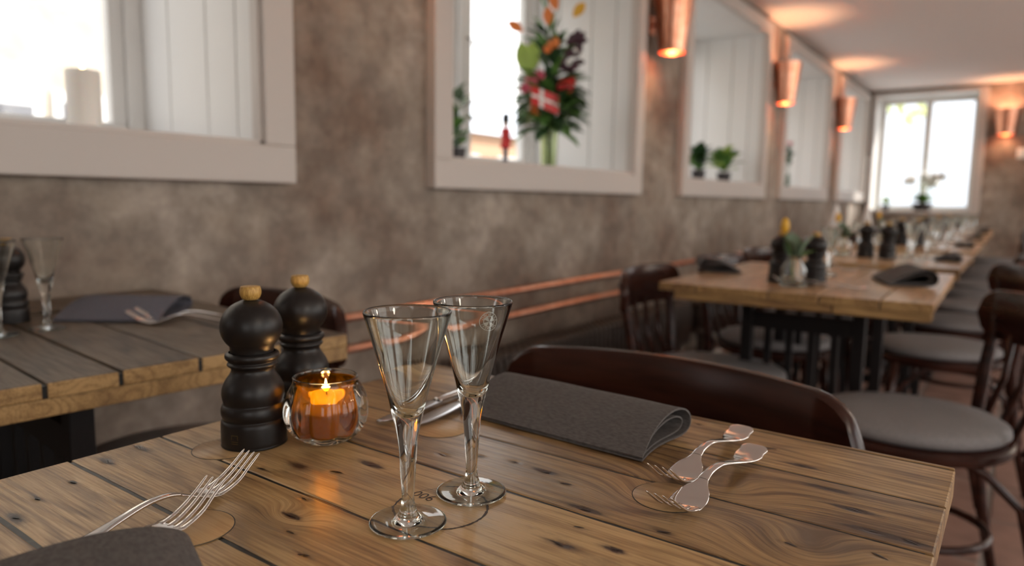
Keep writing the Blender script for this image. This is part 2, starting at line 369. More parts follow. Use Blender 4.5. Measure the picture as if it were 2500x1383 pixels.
# wall on the street side behind the camera, and the side wall, with unseen windows added to brighten the room
bw = MB().box((XB - .3, YR - .2, -.12), (XB, WO, .6)).box((XB - .3, YR - .2, 2.35), (XB, WO, ZC))
ops = [(-3.0, -1.2)]; py = YR - .2
for a, b_ in ops: bw.box((XB - .3, py, .6), (XB, a, 2.35)); py = b_
bw.box((XB - .3, py, .6), (XB, WO, 2.35)); struct(bw.build('wall_back', M['plaster']))
for k, (a, b_) in enumerate(ops):
    wn = sthing('window_%d' % (8 + k), (XB - .15, (a + b_) / 2, .6)); h = (b_ - a) / 2
    for p, q in (((-.04, -h, 0), (.04, h, .06)), ((-.04, -h, 1.69), (.04, h, 1.75)), ((-.04, -h, .06), (.04, -h + .06, 1.69)), ((-.04, h - .06, .06), (.04, h, 1.69)), ((-.04, -.03, .06), (.04, .03, 1.69))): Box('sash', p, q, M['white'], wn)
    Box('pane', (-.002, -h + .06, .06), (.002, h - .06, 1.69), M['pane'], wn)
    portal((XB - .35, (a + b_) / 2, 1.475), (0, -PI / 2, 0), 1.75, b_ - a)
RW = [(-1.4, .8), (1.5, 4.1), (4.6, 7.2), (7.7, 10.1)]  # unseen openings, enlarged for more daylight on ceiling and left wall
rw = MB().box((XB - .3, YR - .25, -.12), (XE + .5, YR, .3)).box((XB - .3, YR - .25, 2.36), (XE + .5, YR, ZC)); px = XB - .3
for a, b_ in RW: rw.box((px, YR - .25, .3), (a, YR, 2.36)); px = b_
rw.box((px, YR - .25, .3), (XE + .5, YR, 2.36)); struct(rw.build('wall_right', M['plaster']))
for k, (a, b_) in enumerate(RW):
    wn = sthing('window_%d' % (10 + k), ((a + b_) / 2, YR - .12, .3)); h = (b_ - a) / 2
    for p, q in (((-h, -.04, 0), (h, .04, .06)), ((-h, -.04, 2.0), (h, .04, 2.06)), ((-h, -.04, .06), (-h + .06, .04, 2.0)), ((h - .06, -.04, .06), (h, .04, 2.0)), ((-.03, -.04, .06), (.03, .04, 2.0))): Box('sash', p, q, M['white'], wn)
    Box('pane', (-h + .06, -.002, .06), (h - .06, .002, 2.0), M['pane'], wn)
    portal(((a + b_) / 2, YR - .3, 1.33), (PI / 2, 0, 0), b_ - a, 2.06)
# pale strip on the floor along the radiator, ledge behind the left table
struct(Box('floor_strip', (2.2, 1.56, -.003), (9.5, 1.60, .006), M['plastic'], bevel=.002))

# radiators and copper pipes
def radiator(x0, n, zt, label):
    r = thing('column_radiator', label, 'radiator', (x0, 1.66, 0), 0)
    proto = None
    for k in range(n):
        if proto is None:
            mb = MB(); 
            for yy in (-.05, 0, .05): mb.tube([(0, yy, .13), (0, yy, zt - .04), (0, yy * .75, zt)], [.014, .014, .012], 8)
            mb.tube([(0, -.055, .15), (0, .055, .15)], .017, 8).tube([(0, -.052, zt - .02), (0, .052, zt - .02)], .018, 8)
            proto = mb.build('column', M['radiator'], r, smooth=True); o = proto
        else: o = proto.copy(); C.objects.link(o)
        o.location = (k * .046, 0, 0)
    L = (n - 1) * .046
    MB().tube([(0, 0, .15), (L, 0, .15)], .016, 10).tube([(0, 0, zt - .05), (L, 0, zt - .05)], .016, 10).build('manifold', M['radiator'], r, smooth=True)
    for xx in (.06, L - .06): MB().box((xx - .01, -.03, 0), (xx + .01, .03, .14)).build('foot', M['radiator'], r)
radiator(1.75, 52, .385, 'dark brown column radiator on the wall below the flower window')
radiator(4.40, 42, .345, 'dark brown column radiator under the window with two potted plants')
radiator(6.65, 36, .345, 'dark brown column radiator beneath the window with one thin plant')
for z, lb in ((.602, 'upper copper pipe running along the plaster wall'), (.498, 'lower copper pipe running along the plaster wall')):
    t = thing('copper_pipe', lb, 'pipe', (.8, 1.735, z))
    MB().tube([(0, 0, 0), (7.6, 0, 0)], .0125, 14).build('pipe', M['copper'], t, smooth=True)
    for xx in (.3, 2.0, 3.7, 5.4, 7.1): MB().tube([(xx, 0, 0), (xx, .03, 0)], .006, 8).tube([(xx - .008, 0, 0), (xx + .008, 0, 0)], .015, 12).build('bracket', M['copper'], t, smooth=True)

# ------------------------------------------------------------ copper wall lamps
def sconce(loc, rz, label, r0=.072, r1=.11, h=.32):
    t = thing('wall_lamp', label, 'lamp', loc, rz, )
    MB().lathe([(r0, 0), (r1, h), (r1 - .002, h), (r0 - .002, 0)], 40, closed=True).build('shade', M['copper'], t, smooth='auto')
    MB().tube([(0, 0, h * .5), (0, .13, h * .5)], .010, 8).build('arm', M['copper'], t, smooth=True)
    MB().box((-.03, .12, h * .5 - .05), (.03, .13, h * .5 + .05)).build('wall_plate', M['copper'], t)
    MB().lathe([(.0001, -.03), (.012, -.026), (.02, -.01), (.02, .01), (.012, .026), (.0001, .03)], 16, c=(0, 0, h * .5)).build('bulb', M['bulb'], t, smooth=True)
    pl_ = bpy.data.lights.new('lamp_glow', 'POINT'); pl_.energy = 2.4; pl_.color = (1, .68, .40); pl_.shadow_soft_size = .02
    for dz in (-.045, .045):
        po = bpy.data.objects.new('lamp_glow', pl_); C.objects.link(po); po.location = (loc[0], loc[1], loc[2] + h * .5 + dz)
    return t
sconce((3.74, 1.635, 1.80), 0, 'large copper cone wall lamp right of the flower window')
sconce((6.02, 1.635, 1.79), 0, 'copper cone wall lamp between the plant windows, second along the wall')
sconce((8.33, 1.635, 1.79), 0, 'copper cone wall lamp farthest along the left wall')
sconce((1.60, 1.635, 2.12), 0, 'copper cone wall lamp high between the two nearest windows')
sconce((10.27, .245, 1.83), -PI / 2, 'copper wall lamp on the end wall right of the window', .09, .13, .30)
for k, (lx, lb) in enumerate(((.2, 'unseen fill light globe nearest the back wall'), (3.4, 'second unseen fill light globe over the aisle'), (6.6, 'unseen fill light globe over the aisle nearest the end wall'))):
    t = thing('fill_globe', lb, 'lamp', (lx, -1.9, 0))  # glowing globe out of view, added as fill light for the room
    gb = MB().lathe([(.0001, -.13)] + [(.13 * math.cos(g), .13 * math.sin(g)) for g in [(-1.4 + .2 * i) for i in range(15)]] + [(.0001, .13)], 24, c=(0, 0, 1.98)).build('globe', M['opal'], t, smooth=True)
    MB().tube([(0, 0, 2.10), (0, 0, ZC)], .004, 6).build('cord', M['iron'], t)
    MB().lathe([(.0001, 2.44), (.05, 2.44), (.05, ZC), (.0001, ZC)], 20).build('ceiling_rose', M['copper'], t)
t = thing('light_switch', 'small white square switch plate on the end wall', 'switch', (10.399, .06, 1.62), 0)
Box('plate', (-.012, -.06, -.06), (0, .06, .06), M['plastic'], t, .004); Box('rocker', (-.018, -.025, -.035), (-.012, .025, .035), M['plastic'], t, .002)

# ------------------------------------------------------------ outside
street = Box('street', (-60, -60, -1.4), (120, 90, -1.2), mat('asphalt', (.33, .32, .30), .8)); struct(street)
cream = vary(mat('cream_render', (.45, .39, .31), .9), 3, (.41, .355, .28), (.48, .425, .35))
dpane = mat('dark_window', (.10, .10, .11), .1)
def house(name, x0, x1, y0, y1, h, wallm, wins, label, roofm=None, trim='white'):
    t = thing(name, label, 'building', ((x0 + x1) / 2, y0, -1.2)); cx = (x0 + x1) / 2
    Box('wall', (x0 - cx, 0, 0), (x1 - cx, y1 - y0, h + 1.2), wallm, t)
    for (a, b_, c_, d) in wins:
        f = Box('window', (a - cx - .12, -.06, c_ + 1.2 - .12), (b_ - cx + .12, .01, d + 1.2 + .15), M[trim], t)
        Box('pane', (a - cx, -.07, c_ + 1.2), (b_ - cx, -.055, d + 1.2), dpane, f)
    if roofm:
        MB().add([(x0 - cx - .3, -.3, h + 1.2), (x1 - cx + .3, -.3, h + 1.2), (x1 - cx + .3, y1 - y0 + .3, h + 1.2), (x0 - cx - .3, y1 - y0 + .3, h + 1.2), (x0 - cx - .3, (y1 - y0) / 2, h + 3), (x1 - cx + .3, (y1 - y0) / 2, h + 3)],
                 [(0, 1, 5, 4), (2, 3, 4, 5), (0, 4, 3), (1, 2, 5), (0, 3, 2, 1)]).build('roof', roofm, t)
wn_ = [(3.2, 4.45, .9, 2.25), (4.85, 5.35, .9, 2.35), (5.6, 5.95, .9, 2.2)]
for zz in (4.4,):
    for k in range(5): wn_.append((-4 + k * 2.9, -2.8 + k * 2.9, zz, zz + 1.6))
house('townhouse', -8, 11.5, 12, 20, 9, cream, wn_, 'cream rendered house across the street behind the candle window')
house('cottage', 15, 26, 14, 21, 3.0, mat('peach_render', (.48, .29, .18), .9), [(16.6, 17.4, .8, 2.2), (18.6, 19.6, .8, 2.2)], 'low peach house with white windows seen through the flower window', mat('pale_roof', (.6, .62, .66), .8))
hv = []; hf = []
for i in range(41):
    for j in range(2):
        hv.append((20 + i * 3.2, 62 + j * 14, -1.2 + (0 if j == 0 else 13 + 4 * noise.noise(Vector((i * .23, 1, 2)))) * (min(1, i / 6))))
for i in range(40): hf.append((i * 2, i * 2 + 2, i * 2 + 3, i * 2 + 1))
hm = MB(); hm.v = hv; hm.f = hf
o = hm.build('hillside', mat('hazy_hill', (.30, .36, .45), 1)); struct(o)
house('blue_house', 21, 28, -3, 6, 4.6, mat('blue_grey_render', (.74, .80, .88), .9), [], 'pale blue grey building outside the end window')
tr = thing('street_tree', 'leafy tree outside the top of the end window', 'tree', (15.5, 2.75, -1.2))
MB().tube([(0, 0, 0), (.05, 0, 2), (0, .05, 3.6)], [.12, .1, .07], 8).build('trunk', mat('bark', (.12, .09, .06), .9), tr, smooth=True)
m = MB()
for k in range(500):
    c = Vector((random.gauss(0, .5), random.gauss(-.6, .5), 4.5 + random.gauss(0, .28))); a = Vector((random.uniform(-1, 1), random.uniform(-1, 1), random.uniform(-1, 1))).normalized() * .12; b2 = a.orthogonal().normalized() * .07
    m.add([c - a, c + b2, c + a, c - b2], [(0, 1, 2, 3)])
o = m.build('foliage', mat('spring_leaf', (.62, .68, .30), .6), tr); o['kind'] = 'stuff'

# ------------------------------------------------------------ tables
def leg(mb, x, y, z1, r=.02):
    mb.box((x - r, y - r, 0), (x + r, y + r, z1))
def base(t, x0, x1, y0, y1, zt):
    # two black steel trestles joined by a floor rail
    for x in (x0, x1):
        for y in (y0, y1):
            b_ = MB(); leg(b_, x, y, zt, .017); b_.build('leg', M['iron'], t, bevel=.003)
    for x in (x0, x1):
        MB().box((x - .014, y0, .10), (x + .014, y1, .14)).build('stretcher', M['iron'], t)
        MB().box((x - .014, y0, zt - .10), (x + .014, y1, zt - .05)).build('stretcher', M['iron'], t)
        for k in range(1, 5):
            yy = y0 + (y1 - y0) * k / 5
            MB().box((x - .008, yy - .010, .14), (x + .008, yy + .010, zt - .10)).build('slat', M['iron'], t)
    MB().box((x0, (y0 + y1) / 2 - .014, .10), (x1, (y0 + y1) / 2 + .014, .14)).build('stretcher', M['iron'], t)

# main table: planks run along Y
X0, X1, Y0, Y1, ZT = .085, .748, .030, .677, .75
T0 = thing('dining_table', 'foreground reclaimed plank table holding the two large snaps glasses', 'table', (0, 0, 0))
NAILS = [(1173,1115),(1257,1129),(1336,1154),(1381,1182),(1426,1245),(1365,1329),(1413,1288),(1503,1343),(1959,1137),(1879,1095),(2025,1194),(2084,1246),(2128,1298),(2225,1325),(2148,1359),(1706,1036),(711,1260),(708,1300),(741,1356),(637,1145),(820,1153),(744,1219),(1080,1111),(340,1094),(262,1128),(179,1177),(91,1217),(38,1263),(908,1137),(1620,1300),(1930,1330)]
def on_table(px_, py_, z=.75):                 # measured mark -> point of the table top (worked out once, world units)
    d = RM @ Vector((px_ - 1250, -(py_ - 691.5), -1719.0)); k = (z - CH) / d.z; return (d.x * k, d.y * k)
nails = [on_table(*p) for p in NAILS]
stains = [(on_table(729, 1138), .007, .022, .6), (on_table(700, 1150), .018, .02, .5), (on_table(711, 1262), .0035, .010, .9), (on_table(360, 1100), .018, .03, .45), (on_table(262, 1120), .014, .03, .5), (on_table(900, 1130), .012, .03, .6),
          (on_table(1330, 1150), .010, .03, .45), (on_table(2000, 1190), .006, .04, .7), (on_table(2090, 1245), .006, .05, .7), (on_table(2128, 1298), .006, .05, .8), (on_table(1420, 1240), .008, .05, .6), (on_table(1600, 1250), .02, .03, .5),
          (on_table(1700, 1230), .016, .012, .9), (on_table(1503, 1345), .0035, .006, .9), (on_table(560, 1310), .02, .03, .35), (on_table(1950, 1137), .006, .035, .6), (on_table(470, 1290), .02, .02, .4), (on_table(1330, 1300), .01, .04, .4), (on_table(30, 1280), .02, .03, .5),
          (on_table(1190, 1375), .02, .05, .5), (on_table(1040, 1240), .008, .012, .4), (on_table(1480, 1383), .015, .04, .6)]
greys = [(on_table(1300, 1170), .03, .10, .8), (on_table(1200, 1090), .03, .08, .7), (on_table(870, 1170), .03, .05, .5), (on_table(620, 1290), .03, .08, .35), (on_table(1150, 1260), .03, .04, .7), (on_table(400, 1100), .03, .05, .4), (on_table(1900, 1290), .03, .10, .35), (on_table(2150, 1210), .02, .08, .3)]
warps = [(on_table(1740, 1190), .035, .05, .9), (on_table(1590, 1215), .03, .03, .6), (on_table(1960, 1350), .04, .04, .9), (on_table(711, 1262), .015, .02, .4)]
def blob(x, y, lst):
    s = 0
    for (cx_, cy_), rx, ry, a in lst:
        s += a * math.exp(-((x - cx_) / rx) ** 2 - ((y - cy_) / ry) ** 2)
    return min(s, 1)
nst = [((x, y), .004, .016, .85) for x, y in nails]
edges = [.748, .7395, .641, .545, .452, .3465, .2635, .182, .085]
plank_objs = []
for k in range(8):
    xa, xb = edges[k + 1] + .0015, edges[k] - .0015
    nx, ny = max(2, int((xb - xa) / .003)), 216
    ya, yb = Y0 + random.uniform(-.001, .0025), Y1 + random.uniform(-.0015, .0015)
    xs = [xa, xa + .0012] + [xa + (xb - xa) * i / nx for i in range(1, nx)] + [xb - .0012, xb]
    ysl = [ya, ya + .0012] + [ya + (yb - ya) * j / ny for j in range(1, ny)] + [yb - .0012, yb]
    cxk, cyk = (xa + xb) / 2, (ya + yb) / 2
    vs = []; 
    zk = ZT + random.uniform(-.0003, .0002)
    for i, x in enumerate(xs):
        for j, y in enumerate(ysl):
            ed = (i in (0, len(xs) - 1)) or (j in (0, len(ysl) - 1))
            wob = .0006 * noise.noise(Vector((x * 3 + k, y * 22, 0))) if i in (0, 1, len(xs) - 2, len(xs) - 1) else 0
            dd = 0
            for (nx_, ny_) in nails:
                u = ((x - nx_) / .003) ** 2 + ((y - ny_) / .006) ** 2
                if u < 6: dd -= .0007 * math.exp(-u)
            vs.append((x + wob - cxk, y - cyk, zk - ZT + (-.0006 if ed else 0) + dd))
    nX, nY = len(xs), len(ysl); fs = []
    for i in range(nX - 1):
        for j in range(nY - 1): fs.append((i*nY+j, (i+1)*nY+j, (i+1)*nY+j+1, i*nY+j+1))
    base_i = len(vs)
    per = [(i, 0) for i in range(nX)] + [(nX - 1, j) for j in range(1, nY)] + [(i, nY - 1) for i in range(nX - 2, -1, -1)] + [(0, j) for j in range(nY - 2, 0, -1)]
    for (i, j) in per:
        v = vs[i * nY + j]; vs.append((v[0], v[1], -.024))
    P = len(per)
    for q in range(P):
        a0 = per[q][0] * nY + per[q][1]; a1 = per[(q + 1) % P][0] * nY + per[(q + 1) % P][1]
        fs.append((a0, base_i + q, base_i + (q + 1) % P, a1))
    fs.append(tuple(base_i + q for q in range(P))[::-1])
    mb = MB(); mb.v = vs; mb.f = fs
    o = mb.build('plank', M['wood'], T0); o.location = (cxk, cyk, ZT)
    me = o.data; ca = me.color_attributes.new('wear', 'FLOAT_COLOR', 'POINT')
    buf = []
    for v in vs:
        x, y = v[0] + cxk, v[1] + cyk
        e_ = 0
        s_ = min(1, blob(x, y, stains) * 1.0 + blob(x, y, nst) * .9)
        buf += [s_, blob(x, y, greys), blob(x, y, warps), 1]
    ca.data.foreach_set('color', buf)
    for p in me.polygons: p.use_smooth = False
    plank_objs.append(o)
Box('joint_filler', (X0 + .002, Y0 + .006, ZT - .023), (X1 - .002, Y1 - .004, ZT - .0007), M['filler'], T0)
for (ya, yb) in ((Y1 - .062, Y1 - .002), (Y0 + .004, Y0 + .064)):
    Box('under_batten', (X0 + .002, ya, ZT - .048), (X1 - .002, yb, ZT - .0245), M['wood_edge'], T0, .002)
Box('under_board', (X0 + .05, Y0 + .064, ZT - .044), (X1 - .05, Y1 - .062, ZT - .0245), M['wood_edge'], T0)
base(T0, .17, .66, .12, .60, ZT - .048)
nm = None
for (x, y) in nails:
    if nm is None:
        nm = MB(); vs = []
        for q in range(12):
            g = 2 * PI * q / 12; rr = 1 + .35 * math.sin(3 * g + 1) * .5
            vs.append((.0011 * math.cos(g) * rr, .0052 * math.sin(g) * rr, 0))
        nm.add(vs + [(0, 0, .0002)], [(q, (q + 1) % 12, 12) for q in range(12)])
        nm = nm.build('nail_slot', mat('nail_slot_dark', (.02, .012, .012), .3), T0); o = nm
    else: o = nm.copy(); C.objects.link(o)
    o.location = (x, y, ZT + .00015); o.rotation_euler = (0, 0, random.uniform(-.5, .5)); s_ = random.uniform(.7, 1.25); o.scale = (s_, s_, 1)
def disc(cx_, cy_, r, label=None):
    pts = [(r, 0.0), (r, .0007), (r - .0006, .0011), (.0001, .0011)]
    d = MB().lathe(pts, 64).build('wood_plug', M['wood_disc'], T0, smooth='auto'); d.location = (cx_, cy_, ZT - .0004)
    g = MB().lathe([(r - .0002, .0004), (r + .0006, .0004), (r + .0006, .0001), (r - .0002, .0001)], 64, closed=True).build('plug_joint', M['filler'], T0); g.location = (cx_, cy_, ZT)
disc(.366, .597, .029); disc(.2585, .469, .0295); disc(.523, .216, .029); disc(.537, .476, .029)
# scorched ring and stamped number between the glasses
mb = MB(); N = 180; vs = []
for k in range(N):
    g = 2 * PI * k / N; wv = .0004 * noise.noise(Vector((math.cos(g) * 14, math.sin(g) * 14, 1))); th = .0009 + .0007 * noise.noise(Vector((math.cos(g) * 40, math.sin(g) * 40, 5)))
    if math.sin(g * 1.0 + .6) > .93: th *= .25
    for rr in (.0365 + wv - th, .0365 + wv + th): vs.append((rr * math.cos(g), rr * math.sin(g), 0))
mb.add(vs, [(2*k, 2*k+1, (2*k+3) % (2*N), (2*k+2) % (2*N)) for k in range(N)])
o = mb.build('scorched_ring', M['ink'], T0); o.location = (.394, .349, ZT + .0003)
def text_mesh(s, size):
    cu = bpy.data.curves.new('t', 'FONT'); cu.body = s; cu.size = size; cu.align_x = 'CENTER'; cu.align_y = 'CENTER'; cu.resolution_u = 3
    ob = bpy.data.objects.new('t', cu); C.objects.link(ob); dg = bpy.context.evaluated_depsgraph_get(); me = bpy.data.meshes.new_from_object(ob.evaluated_get(dg))
    vs = [v.co.copy() for v in me.vertices]; fs = [tuple(p.vertices) for p in me.polygons]
    bpy.data.objects.remove(ob); bpy.data.curves.remove(cu); bpy.data.meshes.remove(me); return vs, fs
vs, fs = text_mesh('006', .0145)
mb = MB(); mb.add([(v.y, -v.x * 1.0, 0) for v in vs], fs)
o = mb.build('stamped_number', M['ink'], T0); o.location = (*on_table(1034, 1213), ZT + .00035)

# generic plank table
def plank_table(label, w, d, cuts, topm, edgem, loc, rz, th=.022, gap=.005, along='y'):
    t = thing('dining_table', label, 'table', (*loc, 0), rz)
    if along == 'y':
        xs = [-w / 2] + cuts + [w / 2]
        for a, b_ in zip(xs[:-1], xs[1:]):
            o = Box('plank', (a + gap / 2, -d / 2 + random.uniform(0, .003), ZT - th), (b_ - gap / 2, d / 2, ZT + random.uniform(-.0008, .0006)), topm, t, .0025); o.data.materials.append(edgem); o.data.polygons[2].material_index = 1
    Box('joint_filler', (-w / 2 + .004, -d / 2 + .004, ZT - th + .001), (w / 2 - .004, d / 2 - .004, ZT - .005), M['filler'], t)
    Box('under_batten', (-w / 2 + .002, -d / 2 + .004, ZT - th - .024), (w / 2 - .002, -d / 2 + .07, ZT - th), edgem, t, .002)
    Box('under_batten', (-w / 2 + .002, d / 2 - .07, ZT - th - .024), (w / 2 - .002, d / 2 - .004, ZT - th), edgem, t, .002)
    Box('under_board', (-w / 2 + .04, -d / 2 + .07, ZT - th - .018), (w / 2 - .04, d / 2 - .07, ZT - th), edgem, t)
    base(t, -.40, .03, -d / 2 + .10, d / 2 - .10, ZT - th - .024)
    return t
# left table against the wall (planks along Y), a few degrees off the wall line
a5 = math.radians(-5.0)
T1c = (.42, 1.27)
plank_table('dark weathered plank table against the plaster wall at left', .86, .58, [-.30, -.19, -.10, -.035, .055, .165, .30], M['wood_left'], M['wood_edge'], T1c, a5)
lg = Box('trim_2', (-1.6, 1.585, .715), (.90, 1.764, .752), M['wood_left'], None, .003); struct(lg)
# far tables: planks run along X, so seen as strips; front ends face the camera
def far_table(label, x0, x1, y0, y1, rz=0, seed=1, cuts=None):
    random.seed(seed)
    cx_, cy_ = (x0 + x1) / 2, (y0 + y1) / 2; w_, d_ = x1 - x0, y1 - y0
    t = thing('dining_table', label, 'table', (cx_, cy_, 0), rz)
    ys_ = [-d_ / 2]; 
    while ys_[-1] < d_ / 2 - .16: ys_.append(ys_[-1] + random.uniform(.085, .14))
    ys_.append(d_ / 2)
    if cuts: ys_ = [-d_ / 2] + [c - cy_ for c in cuts] + [d_ / 2]
    for a, b_ in zip(ys_[:-1], ys_[1:]):
        # plank object built along its own Y then turned, so the grain follows the board
        o = Box('plank', (-(b_ - a) / 2 + .002, -w_ / 2, -.024), ((b_ - a) / 2 - .002, w_ / 2 - random.uniform(0, .004), random.uniform(-.0008, .0006)), M['wood_t3'], t, .002)
        o.location = (0, (a + b_) / 2, ZT); o.rotation_euler = (0, 0, -PI / 2); o.data.materials.append(M['wood_edge']); o.data.polygons[2].material_index = 1
    Box('joint_filler', (-w_ / 2 + .004, -d_ / 2 + .004, ZT - .022), (w_ / 2 - .004, d_ / 2 - .004, ZT - .005), M['filler'], t)
    for xx in (-w_ / 2 + .004, w_ / 2 - .08):
        o = Box('under_batten', (0, -d_ / 2 + .006, -.022), (.075, d_ / 2 * .0 - d_ * .18, 0), M['wood_edge'], t, .002); o.location = (xx, 0, ZT - .0245)
        o = Box('under_batten', (0, -d_ * .18 + .004, -.022), (.075, d_ / 2 - .05, 0), M['wood_edge'], t, .002); o.location = (xx, 0, ZT - .0245)
    Box('under_board', (-w_ / 2 + .08, -d_ / 2 + .02, ZT - .045), (w_ / 2 - .08, d_ / 2 - .02, ZT - .0245), M['wood_edge'], t)
    base(t, -w_ / 2 + .26, w_ / 2 - .26, -.16, .16, ZT - .047)
    return t
FT = [(1.965, 2.90, .165, .880), (3.15, 4.12, .175, .86), (4.40, 5.35, .19, .87), (5.64, 6.60, .20, .88), (6.90, 7.85, .21, .89), (8.10, 9.0, .24, .90)]
FL = ['light plank table in the middle distance with the bud vase', 'plank table directly behind the middle-distance table', 'third plank table of the row behind the foreground', 'fourth plank table of the row towards the end window', 'fifth plank table of the row towards the end window', 'last plank table of the row, nearest the end window']
for k, (f, lb) in enumerate(zip(FT, FL)): far_table(lb, *f, rz=math.radians(1.2 if k == 0 else 0), seed=20 + k, cuts=[.285, .43, .56, .765] if k == 0 else None)
random.seed(11)

# ------------------------------------------------------------ chairs
def make_chair():
    t = thing('dining_chair', '', 'chair', group='bentwood chairs')
    MB().lathe([(.0001, .452), (.17, .452), (.192, .455), (.202, .465), (.200, .478), (.185, .488), (.12, .493), (.0001, .494)], 48, mod=lambda i, g, z: 1 + .04 * math.cos(2 * g + PI)).build('seat_cushion', M['cushion'], t, smooth=True)
    MB().lathe([(.165, .425), (.205, .422), (.213, .432), (.213, .446), (.205, .4515), (.165, .4515)], 48, closed=True, mod=lambda i, g, z: 1 + .03 * math.cos(2 * g + PI)).build('seat_frame', M['chair'], t, smooth='auto')
    for s in (-1, 1):
        MB().tube([(s*.150, .150, .43), (s*.158, .165, .25), (s*.172, .190, 0)], [.018, .016, .012], 12).build('leg', M['chair'], t, smooth=True)
        MB().tube([(s*.175, -.275, 0), (s*.165, -.225, .22), (s*.170, -.198, .44), (s*.182, -.212, .58), (s*.196, -.232, .70), (s*.200, -.237, .745)], [.012, .015, .016, .015, .013, .011], 12).build('leg', M['chair'], t, smooth=True)
    # curved back rail
    W, H0, H1 = .245, .650, .774
    vs = []; fs = []; NU = 36; th = .0105
    for i in range(NU + 1):
        u = -1 + 2 * i / NU; x = u * W; y = -.272 + .062 * u * u
        rr = .055; du = max(0, abs(x) - (W - rr)); hh = (H1 - H0) / 2 - (rr - math.sqrt(max(0, rr * rr - du * du)))
        hh += .004 * (1 - u * u); zc = (H0 + H1) / 2 + .004 * (1 - u * u)
        nx_, ny_ = .5 * u, 1.0; ln = math.hypot(nx_, ny_)
        tx, ty = (-.5 * u / ln, 1 / ln)
        sec = [(-th, -hh + .006), (-th, hh - .006), (-th * .6, hh - .001), (0, hh), (th * .6, hh - .001), (th, hh - .006), (th, -hh + .006), (th * .6, -hh + .001), (0, -hh), (-th * .6, -hh + .001)]
        for (a, z) in sec: vs.append((x + a * tx, y + a * ty, zc + z))
    n_ = 10
    for i in range(NU):
        for k in range(n_): fs.append((i*n_+k, i*n_+(k+1) % n_, (i+1)*n_+(k+1) % n_, (i+1)*n_+k))
    fs.append(tuple(range(n_))); fs.append(tuple(NU*n_+k for k in range(n_)))
    mb = MB(); mb.add(vs, fs); mb.build('back_rail', M['chair'], t, smooth='auto')
    for k in range(4):
        u = (-.54 + .36 * k); MB().tube([(u * .235, -.190 - .012 * (1 - u * u), .44), (u * .245, -.225 - .02 * (1 - u * u), .56), (u * .245, -.258 + .03 * u * u, .67)], .0095, 8, sy=.8).build('slat', M['chair'], t, smooth=True)
    hoop = [(.150 * math.cos(2*PI*k/28), -.02 + .165 * math.sin(2*PI*k/28), .21) for k in range(28)]
    MB().tube(hoop + hoop[:1], .010, 8, caps=False).build('stretcher_hoop', M['chair'], t, smooth=True)
    for s in (-1, 1):
        MB().tube([(s*.158, .165, .24), (s*.150, .12, .35), (s*.14, .06, .405), (s*.14, .0, .425)], .009, 8).build('brace', M['chair'], t, smooth=True)
        MB().tube([(s*.166, -.22, .20), (s*.16, -.19, .33), (s*.15, -.12, .40), (s*.145, -.06, .425)], .009, 8).build('brace', M['chair'], t, smooth=True)
    return t
chair = make_chair()
place(chair, (.615, .366, 0), PI/2, 'dark bentwood chair tucked under the far side of the foreground table')
place(chair, (.70, 1.30, 0), PI/2 + a5, 'dark chair at the far end of the left wall table behind the pepper mills')
place(chair, (1.93, .185, 0), math.radians(20), 'nearest aisle chair with grey round seat at the right edge')
place(chair, (3.0, .225, 0), math.radians(15), 'second aisle chair with grey seat, behind the nearest one at right')
place(chair, (3.72, .215, 0), math.radians(2), 'third aisle chair along the right side of the table row')
for k, x in enumerate((4.36, 4.95, 5.57, 6.2, 6.85, 7.5, 8.3)):
    place(chair, (x, .20, 0), random.uniform(-.04, .04), ['fourth', 'fifth', 'sixth', 'seventh', 'eighth', 'ninth', 'last'][k] + ' aisle chair along the right side of the table row')
place(chair, (2.12, .74, 0), PI + math.radians(4), 'dark chair tucked at the wall side corner of the light plank table')
place(chair, (3.35, .76, 0), PI, 'dark chair on the wall side of the second far table')
place(chair, (2.78, .74, 0), PI, 'dark chair on the wall side of the light plank table, far half')
for k, x in enumerate((4.6, 5.15, 5.85, 7.1)):
    place(chair, (x, .80, 0), PI, ['first', 'second', 'third', 'fourth'][k] + ' of the distant chairs on the wall side of the table row', )

# ------------------------------------------------------------ snaps glasses
def glass_profile():
    outer = [(.0001, .0008), (.012, .0006), (.024, .0003), (.0272, .0003), (.0285, .0012), (.0279, .0023), (.022, .0028), (.014, .0036), (.0088, .0058), (.0060, .012), (.0047, .018), (.0045, .024), (.0050, .034), (.0060, .048), (.0078, .064), (.0102, .078), (.0122, .087), (.0142, .096), (.0168, .106), (.0200, .118), (.0240, .132), (.0278, .145), (.0306, .1545), (.0316, .1580)]
    inner = [(.0314, .1592), (.0306, .1593), (.0300, .1580), (.0288, .1545), (.0260, .145), (.0222, .132), (.0182, .118), (.0148, .106), (.0120, .096), (.0100, .090), (.0078, .0855), (.0045, .0825), (.0001, .0818)]
    return outer, inner
def fine_(pts, n=3):
    out = []
    for i in range(len(pts) - 1):
        p0 = pts[max(i-1, 0)]; p1 = pts[i]; p2 = pts[i+1]; p3 = pts[min(i+2, len(pts)-1)]
        for k in range(n):
            t_ = k / n
            f = lambda a, b_, c_, d: .5 * ((2*b_) + (c_-a)*t_ + (2*a-5*b_+4*c_-d)*t_*t_ + (-a+3*b_-3*c_+d)*t_**3)
            out.append((max(.0001, f(p0[0], p1[0], p2[0], p3[0])), f(p0[1], p1[1], p2[1], p3[1])))
    out.append(pts[-1]); return out
